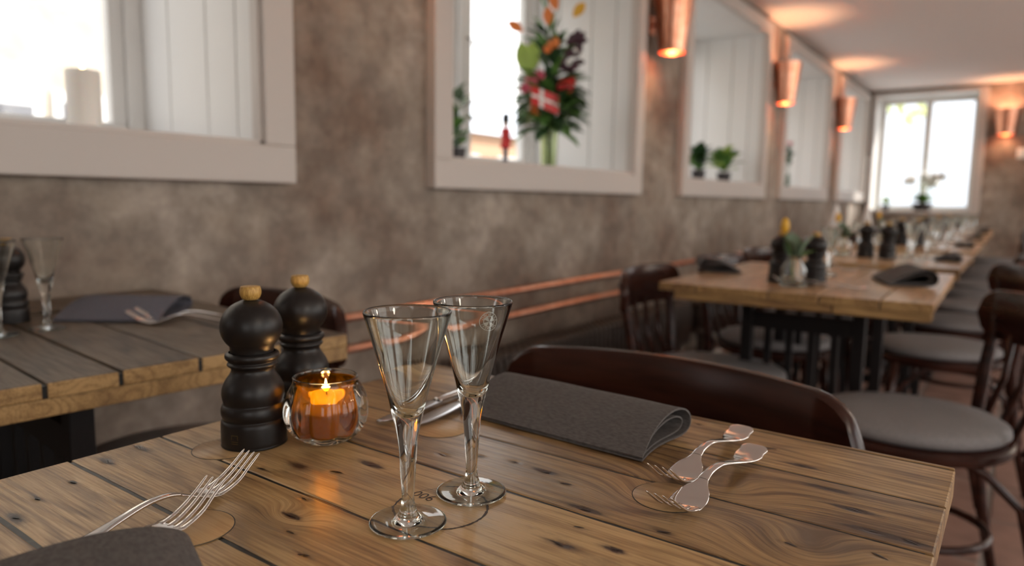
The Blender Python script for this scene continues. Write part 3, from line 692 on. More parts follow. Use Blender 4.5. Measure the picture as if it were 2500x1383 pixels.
def make_glass():
    t = thing('snaps_glass', '', 'glass')
    o_, i_ = glass_profile(); o_ = o_[:4] + fine_(o_[4:], 3); i_ = fine_(i_, 2); pr = o_ + i_
    no = len(o_)
    def md(i, g, z):
        if i < no and .012 < z < .09: return 1 + .10 * math.sin(PI * min(1, (z - .012) / .02)) * 0 + .055 * math.sin(2 * g + z * 95) * min(1, (z - .012) / .015) * min(1, (.09 - z) / .02)
        if i >= no and z < .125: return 1 + .05 * math.sin(2 * g + z * 80) * min(1, (.125 - z) / .03)
        return 1
    MB().lathe(pr, 72, mod=md).build('glass_body', M['glass'], t, smooth=True)
    return t
gl = make_glass()
place(gl, (.360, .351, .7503), 0, 'clear tapered snaps glass nearest the camera, left of the etched one')
g2 = copy_tree(gl); g2.location = (.4305, .348, .7503); g2['label'] = 'clear tapered snaps glass with an etched round emblem, right of the pair'
# etched emblem wrapped on the far side of the bowl
def cone_r(z): return .0200 + (z - .118) * (.0278 - .0200) / (.145 - .118)
fw = math.atan2(.628, .777); phi = math.radians(33); th0 = fw - phi; zc = .1385
def wrapc(u, v):
    z = zc + v * .78; r = cone_r(z) + .00012; g = th0 + u / r; return (r * math.cos(g), r * math.sin(g), z)
em = MB(); R_ = .0094
def ringf(r0, r1, n=56, skip=None, m_=em):
    for k in range(n):
        a0, a1 = 2*PI*k/n, 2*PI*(k+1)/n
        if skip and skip((a0+a1)/2, (r0+r1)/2): continue
        m_.add([wrapc(r0*math.cos(a0), r0*math.sin(a0)), wrapc(r1*math.cos(a0), r1*math.sin(a0)), wrapc(r1*math.cos(a1), r1*math.sin(a1)), wrapc(r0*math.cos(a1), r0*math.sin(a1))], [(0, 1, 2, 3)])
ringf(R_ * .93, R_)
def sk(a, r):
    d = abs(((a + PI/4) % (PI/2)) - PI/4); return r < R_ * .52 and d * r < r * .36
for q in range(8): ringf(R_ * (.04 + .07 * q), R_ * (.04 + .07 * (q + 1)), skip=sk)
def arc_text(s, r, size, a_mid, step, flip):
    for i, ch in enumerate(s):
        vs, fs = text_mesh(ch, size); a = a_mid + (i - (len(s) - 1) / 2) * step * (1 if flip else -1)
        rot = a - PI/2 if not flip else a + PI/2
        c_, s_ = math.cos(rot), math.sin(rot)
        em.add([wrapc(r * math.cos(a) + v.x * c_ - v.y * s_, r * math.sin(a) + v.x * s_ + v.y * c_) for v in vs], fs)
arc_text('AALBORG', R_ * .74, .0042, PI/2, .40, False)
arc_text('AKVAVIT', R_ * .74, .0042, -PI/2, .36, True)
em.build('etched_emblem', M['etch'], g2)['label'] = 'white etched round emblem with a cross and circular lettering'

# ------------------------------------------------------------ pepper mills
def make_mill():
    t = thing('pepper_mill', '', 'pepper mill')
    body = fine_([(.0001, 0), (.028, .0), (.0300, .0015), (.0305, .006), (.0305, .020), (.0298, .0243), (.0282, .0258), (.0288, .0275), (.0300, .031), (.0300, .0355), (.0288, .0395), (.0274, .0408), (.0281, .044), (.0290, .050), (.0282, .0565), (.0250, .0635), (.0212, .0690), (.0196, .0730), (.0202, .0755), (.0226, .0775), (.0232, .0790), (.0222, .0806), (.0216, .0815), (.0230, .0830), (.0248, .0850), (.0250, .0875), (.0240, .0895), (.0215, .0905)], 2)
    MB().lathe(body, 64).build('body', M['mill'], t, smooth=True)
    hd = [(.0200, .0905), (.0214, .0925)]
    for k in range(0, 13):
        g = -.78 + (PI/2 - .35 + .78) * k / 12; hd.append((.0287 * math.cos(g), .1148 + .0262 * math.sin(g)))
    hd = [(.0200, .0905)] + hd[2:] + [(.0062, .1405), (.0058, .1415), (.0001, .1415)]
    MB().lathe(hd, 64).build('head', M['mill'], t, smooth=True)
    MB().lathe(fine_([(.0060, .1405), (.0078, .1418), (.0096, .1455), (.0099, .149), (.0090, .1525), (.0080, .1535), (.0001, .1538)], 2), 40).build('knob', M['oak'], t, smooth=True)
    return t
mill = make_mill()
mark = MB()
cdir = math.atan2(-.591, -.394) - .62
def wm(u, z): g = cdir + u / .0307; return (.03065 * math.cos(g), .03065 * math.sin(g), z)
def strip(u0, u1, z0, z1):
    n_ = 4
    for k in range(n_):
        a, b_ = u0 + (u1-u0)*k/n_, u0 + (u1-u0)*(k+1)/n_; mark.add([wm(a, z0), wm(b_, z0), wm(b_, z1), wm(a, z1)], [(0, 1, 2, 3)])
for z in (.0075, .0095): strip(-.0035, .0035, z, z + .0005)
strip(-.0035, .0035, .0155, .0160); strip(-.0035, -.003, .0115, .016); strip(.003, .0035, .0115, .016)
place(mill, (.394, .591, .7503), 0, 'black wooden pepper mill with oak knob, front one beside the amber candle holder')
m2 = place(mill, (.484, .634, .7503), 0, 'black wooden pepper mill with oak knob, standing behind the front one')
mark.build('gilt_mark', M['gold'], mill)

# ------------------------------------------------------------ amber candle holder
def make_holder():
    t = thing('candle_holder', '', 'candle holder')
    oz = [(.0001, .0005), (.016, .0), (.024, .0025), (.0325, .010), (.0385, .021), (.0402, .032), (.0385, .043), (.0345, .053), (.0318, .0585), (.0312, .062), (.0316, .0645)]
    iz = [(.0302, .0652), (.0292, .0645), (.0290, .061), (.0292, .056), (.0296, .045), (.0296, .03), (.0290, .016), (.0265, .0105), (.015, .0085), (.0001, .0083)]
    o_ = fine_(oz, 4); i_ = fine_(iz, 3); no = len(o_)
    def md(i, g, z):
        if i < no and z < .060: return 1 + .085 * (abs(math.cos(5 * g)) ** .8 - .55) * min(1, z / .012) * min(1, max(0, (.060 - z)) / .012)
        return 1
    MB().lathe(o_ + i_, 120, mod=md).build('ribbed_glass', M['glass'], t, smooth=True)
    am = fine_([(.0288, .0605), (.0286, .055), (.0288, .045), (.0292, .03), (.0282, .016), (.0255, .0112), (.015, .0092), (.0001, .0089)], 2)
    MB().lathe(am, 80, mod=lambda i, g, z: 1 + .012 * math.cos(10 * g) * (1 if z < .055 else 0)).build('amber_liner', M['amber'], t, smooth=True)['label'] = 'amber orange inner liner'
    return t
hold = make_holder()
place(hold, (.441, .541, .7503), .2, 'ribbed glass tealight holder with amber inside and lit candle')
def make_tealight():
    t = thing('tealight', '', 'candle')
    MB().lathe([(.0001, 0), (.0205, 0), (.0210, .001), (.0210, .0285), (.0202, .0285), (.0198, .0265), (.0001, .0262)], 32).build('wax_cup', M['wax'], t, smooth='auto')
    MB().tube([(0, 0, .026), (.0004, 0, .033)], .0006, 6).build('wick', M['black'], t)
    MB().lathe([(.0001, .031), (.0020, .0335), (.0026, .037), (.0020, .042), (.0010, .0465), (.0001, .050)], 16).build('flame', M['flame'], t, smooth=True)
    return t
tl = make_tealight(); place(tl, (.441, .541, .7600), 0, 'lit tealight burning inside the amber glass holder'); tl.scale = (1, 1, 1.05)
fl = bpy.data.lights.new('flame_light', 'POINT'); fl.energy = .10; fl.color = (1, .5, .16); fl.shadow_soft_size = .004
fo = bpy.data.objects.new('flame_light', fl); C.objects.link(fo); fo.location = (.441, .541, .8035)

# ------------------------------------------------------------ cutlery
def catmull(pts, n):
    out = []
    for i in range(len(pts) - 1):
        P = [pts[max(i-1, 0)], pts[i], pts[i+1], pts[min(i+2, len(pts)-1)]]
        for k in range(n):
            t_ = k / n; out.append(tuple(.5 * ((2*b_) + (c_-a)*t_ + (2*a-5*b_+4*c_-d)*t_*t_ + (-a+3*b_-3*c_+d)*t_**3) for a, b_, c_, d in zip(*P)))
    out.append(pts[-1]); return out
def loft(mb, st, dish=None, rib=False):      # stations: (x, z, halfwidth, thickness, dish, y)
    n_ = 16; vs = []; fs = []
    for s in st:
        x, z, w_, th_, di = s[:5]; yo = s[5] if len(s) > 5 else 0
        for k in range(n_):
            g = 2 * PI * k / n_; cx_ = math.cos(g); sx = math.sin(g)
            yy = w_ * (abs(cx_) ** .8) * (1 if cx_ >= 0 else -1)
            rb = 0
            if rib and sx > 0: rb = rib * (abs(cx_) ** 6) * min(1, w_ / .005)
            vs.append((x, yy + yo, z + sx * th_ / 2 + di * (yy / max(w_, 1e-5)) ** 2 + rb))
    m_ = len(st)
    for i in range(m_ - 1):
        for k in range(n_): fs.append((i*n_+k, i*n_+(k+1) % n_, (i+1)*n_+(k+1) % n_, (i+1)*n_+k))
    fs.append(tuple(range(n_))); fs.append(tuple((m_-1)*n_+k for k in range(n_)))
    mb.add(vs, fs)
HANDLE = [(-.1180, .0085, .0035, .0016, 0), (-.1165, .0083, .0080, .0020, 0), (-.112, .0075, .0112, .0022, 0), (-.105, .0062, .0104, .0022, 0), (-.098, .0052, .0112, .0022, 0), (-.088, .0048, .0088, .0024, 0), (-.075, .0068, .0060, .0028, 0), (-.055, .0112, .0040, .0034, 0), (-.035, .0150, .0034, .0036, 0), (-.018, .0148, .0035, .0034, 0), (-.008, .0122, .0042, .0028, 0)]
def make_fork():
    t = thing('fork', '', 'fork')
    mb = MB(); loft(mb, catmull(HANDLE, 4), rib=.0007); mb.build('handle', M['steel'], t, smooth=True)
    mb = MB()
    loft(mb, catmull([(-.008, .0122, .0042, .0026, 0), (-.003, .0100, .0062, .0022, .0003), (.003, .0072, .0100, .0018, .0010), (.011, .0038, .0125, .0016, .0016), (.019, .0022, .0128, .0016, .0016), (.024, .0020, .0124, .0015, .0014)], 4))
    for q in range(4):
        y0 = -.0098 + .00653 * q; yt = y0 * .92
        loft(mb, catmull([(.021, .0021 + .0010 * (y0/.0098)**2, .0023, .0016, 0, y0), (.030, .0038 + .0008*(y0/.0098)**2, .0019, .0017, 0, y0), (.041, .0088, .0016, .0018, 0, y0), (.051, .0155, .0013, .0017, 0, yt), (.060, .0220, .0010, .0013, 0, yt), (.0625, .0238, .0004, .0006, 0, yt)], 3))
    mb.build('tines', M['steel'], t, smooth=True)
    return t
def make_knife():
    t = thing('knife', '', 'knife')
    mb = MB(); loft(mb, catmull([(-.105, .0040, .003, .0035, 0), (-.102, .0042, .0082, .005, 0), (-.085, .0045, .0088, .006, 0), (-.05, .0045, .0066, .006, 0), (-.01, .0045, .0060, .006, 0), (0, .0042, .0062, .005, 0)], 4)); mb.build('handle', M['steel'], t, smooth=True)
    mb = MB(); st = []
    for k in range(14):
        u = k / 13; x = u * .098; wd = .0075 + .003 * math.sin(PI * min(1, u * 1.1)); wd *= math.sqrt(max(0.02, 1 - max(0, (u - .72) / .28) ** 2)); st.append((x, .0035, wd, .0016, 0, -.003 * max(0, u - .6) ** 2 * 6))
    loft(mb, st); mb.build('blade', M['steel2'], t, smooth=True)
    return t
fork = make_fork(); knife = make_knife()
def aim(o, tail, tip, z, pitch=0, roll=0):
    d = Vector((tip[0] - tail[0], tip[1] - tail[1])); a = math.atan2(d.y, d.x); o.location = (tail[0], tail[1], z); o.rotation_euler = (roll, pitch, a)
f = place(fork, (0, 0, 0), 0, 'steel fork at right whose handle end nearly touches the table edge')
def put(o, end, ang, z, roll=0, pitch=0):       # 'end' = where the handle tip rests
    a = math.radians(ang); o.location = (end[0] + .118 * math.cos(a), end[1] + .118 * math.sin(a), z); o.rotation_euler = (roll, pitch, a)
ZS = .7512
def setf(o, p, ang, sc, z=.7512):
    o.scale = (sc, sc, sc); o.location = (p[0], p[1], z); o.rotation_euler = (0, 0, math.radians(ang))
setf(f, (.5828, .2197), 178.2, 1.104)
f = place(fork, (0, 0, 0), 0, 'steel fork at right, nearer one with its bowl on the round plug'); setf(f, (.5314, .1946), 176.7, 1.115)
f = place(fork, (0, 0, 0), 0, 'steel fork at lower left reaching closest to the pepper mill'); setf(f, (.2765, .5035), 8, 1.0)
f = place(fork, (0, 0, 0), 0, 'steel fork at lower left, nearer the camera and overlapping the other'); setf(f, (.2225, .463), 12, 1.0, .7548)
k_ = place(knife, (0, 0, 0), 0, 'steel table knife left of the grey napkin, farther from camera'); k_.location = (.600, .537, ZS); k_.rotation_euler = (0, 0, math.radians(180 + 3))
k_ = place(knife, (0, 0, 0), 0, 'steel table knife left of the grey napkin, nearer the camera'); k_.location = (.612, .510, ZS); k_.rotation_euler = (0, 0, math.radians(180 + 8))

# ------------------------------------------------------------ folded napkins
def make_napkin(mt, W=.115, L=.225, H=.030, spread=1.0):
    t = thing('napkin', '', 'napkin')
    # layered section in X-Z (front edge at x=0, rolled fold at x=W), extruded along Y
    sec = [(0.0, .0035), (.018, .010), (.040, .0185), (.065, .0262), (.085, .0300), (.100, .0288), (.1105, .0230), (.1140, .0150), (.1100, .0075), (.0980, .0030), (.075, .0018), (.04, .0016), (.0, .0014)]
    inn = [(0.002, .0052 - .0018), (.020, .0082), (.045, .0150), (.070, .0208), (.088, .0225), (.099, .0195), (.101, .0140), (.094, .0085), (.075, .0055), (.04, .0042), (.004, .0028)]
    def sheet(path, nm, th_, y0, y1, skew=0):
        pp = catmull([(x, z, 0) for x, z in path], 4); vs = []; fs = []; NY = 22; npp = len(pp)
        for side in (1, -1):
            for i, p in enumerate(pp):
                q0, q1 = pp[max(i-1, 0)], pp[min(i+1, npp-1)]; tx, tz = q1[0]-q0[0], q1[1]-q0[1]; l_ = math.hypot(tx, tz) or 1; nx_, nz_ = -tz/l_, tx/l_
                for j in range(NY + 1):
                    y = y0 + (y1 - y0) * j / NY
                    wz = .0012 * noise.noise(Vector((p[0] * 18, y * 14, 3)))
                    fl = 1 - .45 * max(0, (y / L - .45) / .5) ** 1.6 * 1.0
                    vs.append(((p[0] + side * nx_ * th_ / 2 + skew * y) * spread, y + .006 * math.sin(p[0] * 30), max(.0006, (p[1] * fl + side * nz_ * th_ / 2) * H / .030 + wz * min(1, p[1] / .01))))
        st = npp * (NY + 1)
        for s in (0, 1):
            for i in range(npp - 1):
                for j in range(NY):
                    a = s*st + i*(NY+1) + j; q = (a, a+1, a+NY+2, a+NY+1); fs.append(q if s else q[::-1])
        for i in range(npp - 1):
            a, b_ = i*(NY+1), (i+1)*(NY+1); fs.append((a, b_, b_+st, a+st)); a += NY; b_ += NY; fs.append((b_, a, a+st, b_+st))
        for j in range(NY):
            fs.append((j, j+st, j+1+st, j+1)); a = (npp-1)*(NY+1)+j; fs.append((a+1, a+1+st, a+st, a))
        mb = MB(); mb.add(vs, fs); mb.build(nm, mt, t, smooth='auto')
    sheet(sec, 'outer_fold', .0017, -L/2, L/2); sheet(inn, 'inner_fold', .0015, -L/2 + .002, L/2 - .004)
    return t
nap = make_napkin(M['napkin'])
place(nap, (.582, .378, .7508), math.radians(-2), 'charcoal linen napkin rolled between the knives and forks on the foreground table', scale=(.90, 1.0, 1.05))
nl = place(nap, (.238, .462, .7508), math.radians(178), 'charcoal linen napkin at the bottom left corner, over the fork handles', scale=(1.1, 1, .9))
nl.location = (0.0264, 0.3674, .7680); nl.rotation_euler = (0, math.radians(3), math.radians(-20)); nl.scale = (1.5, 1, .85)

# ------------------------------------------------------------ left table settings
pT1 = lambda x, y: (x, y, .7512)
place(gl, pT1(.512, 1.372), 0, 'tapered snaps glass on the dark left table, right of the two')
place(gl, pT1(.435, 1.36), 0, 'tapered snaps glass on the dark left table, at the picture edge')
place(mill, (.500, 1.500, .7512), 0, 'small black pepper mill at the wall end of the left table')
napb = make_napkin(M['napkin_blue'])
nb = place(napb, (.605, 1.365, .7512), math.radians(38), 'blue grey folded napkin lying on the dark left table', scale=(1.35, .85, 1.1))
f = place(fork, (0, 0, 0), 0, 'steel fork with curved handle in front of the blue grey napkin'); put(f, (.755, 1.185), 137, ZS)
f = place(fork, (0, 0, 0), 0, 'second steel fork beside the blue grey napkin, partly behind the first'); put(f, (.79, 1.215), 141, ZS)
f = place(fork, (0, 0, 0), 0, 'steel fork at the left picture edge on the dark left table'); put(f, (.20, 1.16), 25, ZS)
pv = thing('bud_vase', 'small glass vase with a leaf sprig at the left picture edge', 'vase', (.455, 1.50, .7512))
MB().lathe([(.0001, 0), (.026, 0), (.03, .01), (.028, .05), (.014, .075), (.013, .09), (.011, .09), (.012, .076), (.025, .05), (.026, .012), (.0001, .006)], 24).build('vase_body', M['glass'], pv, smooth=True)

# ------------------------------------------------------------ foliage helpers
def leafmesh(Ln, Wd, curl=.3, pointy=1.0):
    vs = []; fs = []; n_ = 8
    for i in range(n_ + 1):
        u = i / n_; wd = Wd * math.sin(PI * u ** pointy) ** .8 if 0 < u < 1 else .0005
        z = curl * Ln * math.sin(u * 1.6) * .5 - curl * Ln * u * u * .5
        vs += [(u * Ln, -wd, z + .25 * wd), (u * Ln, 0, z), (u * Ln, wd, z + .25 * wd)]
    for i in range(n_):
        for k in range(2): fs.append((i*3+k, i*3+k+1, (i+1)*3+k+1, (i+1)*3+k))
    m_ = MB(); m_.add(vs, fs); return m_
LEAFC = {}
def leafp(name, Ln, Wd, mt, parent, loc, yaw, pitch, curl=.3, roll=0):
    key = (name, Ln, Wd, mt, curl)
    if key not in LEAFC:
        o = leafmesh(Ln, Wd, curl).build(name, M[mt], parent, smooth=True); LEAFC[key] = o
    else: o = LEAFC[key].copy(); C.objects.link(o); o.parent = parent
    o.location = loc; o.rotation_euler = (roll, -pitch, yaw); return o
leafp('leaf', .05, .016, 'leaf', pv, (.0, 0, .135), .9, .2); leafp('leaf', .05, .016, 'leaf', pv, (0, 0, .12), 2.5, .5)
MB().tube([(0, 0, .01), (.004, 0, .09), (0, 0, .14)], .0012, 6).build('stem', M['leaf'], pv)

# window sill: pillar candle
sc_ = oz0
pc = thing('pillar_candle', 'thick white pillar candle burning on the nearest window sill', 'candle', (.842, 1.95, sc_))
MB().lathe([(.0001, 0), (.0385, 0), (.0395, .003), (.0395, .164), (.038, .170), (.034, .170), (.030, .163), (.0001, .160)], 48, mod=lambda i, g, z: 1 + (.012 * math.cos(g + 2.5) if z > .15 else 0)).build('wax', M['wax'], pc, smooth='auto')
MB().tube([(0, 0, .158), (0, 0, .176)], .001, 6).build('wick', M['black'], pc)
MB().lathe([(.0001, .170), (.004, .175), (.0055, .182), (.004, .193), (.0015, .203), (.0001, .21)], 16).build('flame', M['flame'], pc, smooth=True)

# flower arrangement
fa = thing('flower_arrangement', 'tall bouquet of red, orange and green in a glass vase on the second sill', 'flowers', (3.02, 1.96, sc_))
MB().lathe([(.0001, 0), (.034, 0), (.036, .004), (.040, .12), (.046, .21), (.044, .21), (.037, .12), (.032, .010), (.0001, .010)], 40).build('vase', M['glass_green'], fa, smooth='auto')
for k in range(16):
    a = random.uniform(0, 2*PI); r = random.uniform(.005, .026)
    MB().tube([(r*math.cos(a), r*math.sin(a), .012), (-.3*r*math.cos(a), r*math.sin(a), .16), (r*2*math.cos(a), r*2*math.sin(a), .28)], .0035, 6).build('stem', M['stem'], fa)
def rnd(a, b_): return random.uniform(a, b_)
for k in range(130):
    z = rnd(.20, .42); a = rnd(0, 2*PI); leafp('leaf', .19, .030, random.choice(['leaf', 'leaf', 'leaf_dark']), fa, (.03*math.cos(a), .03*math.sin(a), z), a, rnd(-.5, .6))
for k in range(40):
    z = rnd(.38, .66); a = rnd(0, 2*PI); leafp('leaf', .14, .022, random.choice(['leaf', 'leaf_dark', 'leaf_grey']), fa, (.02*math.cos(a), .02*math.sin(a), z), a, rnd(.1, 1.1))
for k in range(22):
    z = rnd(.60, 1.02); a = rnd(0, 2*PI); leafp('leaf', .11, .010, random.choice(['leaf', 'leaf_grey']), fa, (.015*math.cos(a) - (z-.6)*.16, .015*math.sin(a), z), a, rnd(.8, 1.4))
MB().tube([(0, 0, .25), (-.03, 0, .7), (-.10, 0, 1.12)], [.006, .005, .003], 8).build('stem', M['leaf'], fa, smooth=True)
R0 = Vector((.586, -.81, 0))        # across the view
F0v = Vector((-.81, -.586, 0))      # towards the room
def bloom(nm, mt, u, z, r, kind='disc', dpt=.07, lab=None):
    c = R0 * u + F0v * dpt; mb = MB()
    if kind == 'disc':
        for k in range(10):
            a = 2*PI*k/10; d1 = Vector((math.cos(a), math.sin(a), .35)).normalized(); side = Vector((-math.sin(a), math.cos(a), 0))
            mb.add([(0, 0, 0), d1*r*.6 + side*r*.28, d1*r + Vector((0, 0, .1*r)), d1*r*.6 - side*r*.28], [(0, 1, 2, 3)])
        mb.lathe([(.0001, -.1*r), (.22*r, 0), (.15*r, .25*r), (.0001, .32*r)], 10)
        o = mb.build(nm, M[mt], fa, smooth=True); o.rotation_euler = (0, 0, 0); o.rotation_euler = F0v.to_track_quat('Z', 'Y').to_euler()
    elif kind == 'ball':
        mb.lathe([(.0001, -r)] + [(r*math.cos(g), r*math.sin(g)) for g in [(-1.3 + .26*i) for i in range(11)]] + [(.0001, r)], 14, mod=lambda i, g, z_: 1 + .12*math.sin(7*g + i*2)); o = mb.build(nm, M[mt], fa, smooth=True)
    else:
        o = leafmesh(r*2, r*.55, .25).build(nm, M[mt], fa, smooth=True)
        ax = (R0 * math.cos(kind) + Vector((0, 0, 1)) * math.sin(kind)).normalized(); az = (F0v - ax * F0v.dot(ax)).normalized(); ay = az.cross(ax)
        o.rotation_euler = Matrix((ax, ay, az)).transposed().to_euler()
    o.location = (c.x, c.y, z - .10)
    if lab: o['label'] = lab
# positions across the view, heights above sill
bloom('blossom', 'red', .085, .53, .045, 'disc', lab='large red blossom'); bloom('blossom', 'red', .070, .515, .04, 'ball')
bloom('blossom', 'pink', -.095, .535, .032, 'ball', lab='pink blossom'); bloom('blossom', 'pink', -.125, .50, .03, 'disc'); bloom('blossom', 'pink', -.055, .565, .03, 'disc')
bloom('blossom', 'orange', -.068, .405, .04, 'disc', .10, 'orange blossom'); bloom('blossom', 'orange', .01, .72, .028, 'ball'); bloom('blossom', 'orange', -.02, .69, .025, 'disc')
bloom('leaf_blade', 'leaf_light', -.10, .56, .085, 1.9, lab='broad lime green leaf'); bloom('leaf_blade', 'leaf_light', -.09, .585, .07, 1.6)
for u, z, p_ in ((-.15, 1.02, 2.0), (.02, .87, 1.9), (.10, .84, .9), (-.02, .80, 1.6), (-.06, 1.08, 1.2), (-.14, .77, 2.6)):
    bloom('bud', 'orange' if u < .05 else 'yellow', u, z, .045, p_)
for k in range(26): bloom('leaf_blade', 'plum', rnd(.02, .13), rnd(.58, .74), .028, rnd(-.5, 1.5), rnd(.0, .09))
for k in range(8): bloom('sprig', 'bloom', rnd(.06, .12), rnd(.62, .70), .009, 'ball', rnd(.02, .09))
fg = thing('paper_flag', 'small red paper flag with a white cross stuck in the bouquet', 'flag', (2.79, 1.93, sc_ + .23))
MB().tube([(0, 0, -.03), (.015, 0, .17)], .002, 6).build('stick', M['wood_edge'], fg)
fv = MB(); fvw = MB(); nq = 10
def flagp(u, v, off=0): q = R0 * (u * .13 + .013) + F0v * (.01 * math.sin(u * 5) + off); return (q.x, q.y, .165 - (1 - v) * .085 - u * .045)
def flagrect(mb, u0, u1, v0, v1, off):
    for k in range(6):
        a, b_ = u0 + (u1-u0)*k/6, u0 + (u1-u0)*(k+1)/6; mb.add([flagp(a, v0, off), flagp(b_, v0, off), flagp(b_, v1, off), flagp(a, v1, off)], [(0, 1, 2, 3)])
flagrect(fv, 0, 1, 0, 1, 0)
for off in (.0012, -.0012): flagrect(fvw, .30, .44, 0, 1, off); flagrect(fvw, 0, 1, .42, .58, off)
fv.build('cloth', M['red'], fg); fvw.build('white_cross', M['bloom'], fg)

wr = MB().tube(catmull([(2.85, 2.36, 1.80), (2.95, 2.35, 1.785), (3.10, 2.36, 1.79), (3.46, 2.37, 1.85)], 4), .003, 6)
for q, (x_, z_) in enumerate(((2.90, 1.785), (3.02, 1.783), (3.16, 1.80))): wr.lathe([(.0001, -.012), (.009, 0), (.0001, .012)], 8, c=(x_, 2.355, z_ - .008))
tag(wr.build('wire_garland', M['iron'], None, smooth=True), 'thin dark wire strung across the flower window', 'wire')
# little guard figurine
gf = thing('guard_figurine', 'small wooden guard figurine in red coat beside the bouquet', 'figurine', (2.64, 1.95, sc_), math.radians(-125)); gf.scale = (1.12, 1.12, 1.12)
MB().lathe([(.0001, 0), (.028, 0), (.028, .006), (.0001, .006)], 24).build('stand', M['navy'], gf)
for s in (-1, 1): MB().tube([(s*.008, 0, .006), (s*.008, 0, .10)], [.007, .0085], 10).build('leg', M['navy'], gf, smooth=True)
MB().lathe(fine_([(.0001, .085), (.022, .086), (.020, .105), (.016, .125), (.020, .150), (.019, .162), (.008, .168), (.0001, .169)], 2), 24).build('coat', M['red'], gf, smooth=True)
for s in (-1, 1): MB().tube([(s*.019, 0, .158), (s*.028, .004, .13), (s*.020, .016, .112)], [.006, .0055, .005], 8).build('arm', M['red'], gf, smooth=True)
MB().lathe(fine_([(.0001, .166), (.006, .168), (.0105, .176), (.0115, .185), (.009, .194), (.0001, .197)], 2), 20).build('head', M['skin'], gf, smooth=True)
MB().lathe(fine_([(.0115, .186), (.014, .190), (.0150, .205), (.0135, .218), (.007, .226), (.0001, .227)], 2), 20).build('bearskin_hat', M['black'], gf, smooth=True)

def pot_plant(loc, label, lf, n, Ln, Wd, r=.045, h=.075, up=.25, spread=(.1, 1.1), top=.1, potm='pot', name='potted_plant'):
    t = thing(name, label, 'plant', loc)
    MB().lathe([(.0001, 0), (r*.8, 0), (r, h), (r*1.05, h), (r*1.05, h+.006), (r*.93, h+.006), (r*.9, h-.008), (.0001, h-.008)], 28).build('pot', M[potm], t, smooth='auto')
    for k in range(n):
        a = rnd(0, 2*PI); leafp('leaf', Ln, Wd, random.choice(lf), t, (rnd(-.01, .01), rnd(-.01, .01), h + rnd(0, top)), a, rnd(*spread))
    return t
pot_plant((2.37, 2.02, sc_), 'dusty green potted plant at the left of the flower window', ['leaf', 'leaf_grey', 'bloom'], 34, .10, .03, top=.20)
pot_plant((5.02, 1.95, sc_), 'dark leaved potted plant, left of two on the third sill', ['leaf_dark', 'leaf', 'leaf'], 38, .15, .042, r=.05, h=.09, top=.09)
pot_plant((5.50, 1.93, sc_), 'bright green potted plant, right of two on the third sill', ['leaf_light', 'leaf', 'leaf'], 44, .16, .046, r=.055, h=.09, top=.10)
MBb = MB().lathe(fine_([(.0001, 0), (.03, 0), (.032, .01), (.032, .15), (.012, .2), (.012, .26), (.0001, .262)], 2), 24).build('dark_bottle', M['leaf_dark'], None, smooth=True)
MBb.location = (4.88, 2.10, sc_); tag(MBb, 'slim dark bottle at the left corner of the third sill', 'bottle')
sp = thing('stem_plant', 'thin dark stemmed plant in a narrow vase on the fourth sill', 'plant', (7.42, 1.95, sc_))
MB().lathe([(.0001, 0), (.022, 0), (.02, .10), (.014, .16), (.012, .16), (.018, .1), (.02, .004), (.0001, .004)], 20).build('vase', M['leaf_dark'], sp, smooth='auto')
for k in range(26): leafp('leaf', .10, .02, random.choice(['leaf_dark', 'leaf_grey', 'leaf_dark']), sp, (rnd(-.02, .03), rnd(-.02, .02), rnd(.2, .42)), rnd(0, 2*PI), rnd(.3, 1.3))
MB().tube([(0, 0, .01), (.01, 0, .44)], .003, 6).build('stem', M['leaf_dark'], sp)
b_ = MB().lathe([(.0001, -.02), (.03, 0), (.0001, .025)], 10).build('flower', M['pink'], sp, smooth=True); b_.location = (.01, 0, .46)
# end window orchids
es = XE + .12
ob = pot_plant((es, 1.07, iz0), 'wide dark bowl of orchids on the end window sill', ['leaf_light', 'leaf'], 22, .16, .045, r=.12, h=.09, top=.02, spread=(.1, .8))
for k in range(6):
    a = rnd(-.2, .2); y1 = rnd(-.22, .25); MB().tube([(0, y1*.2, .08), (0, y1*.7, .34), (0, y1*1.25, .42)], .004, 6).build('stem', M['leaf'], ob)
    for q in range(5):
        f_ = MB().lathe([(.0001, 0), (.045, .008), (.0001, .03)], 8, mod=lambda i, g, z: 1 + .3*math.cos(5*g)).build('flower', M['bloom'], ob, smooth=True); f_.location = (rnd(-.05, .05), y1*(.8 + q*.12), .38 + rnd(-.06, .08)); f_.rotation_euler = (0, -PI/2, rnd(-.4, .4))
pot_plant((es, 1.49, iz0), 'small potted plant at the left of the end window sill', ['leaf_light'], 16, .09, .025, r=.05, h=.06, top=.05)

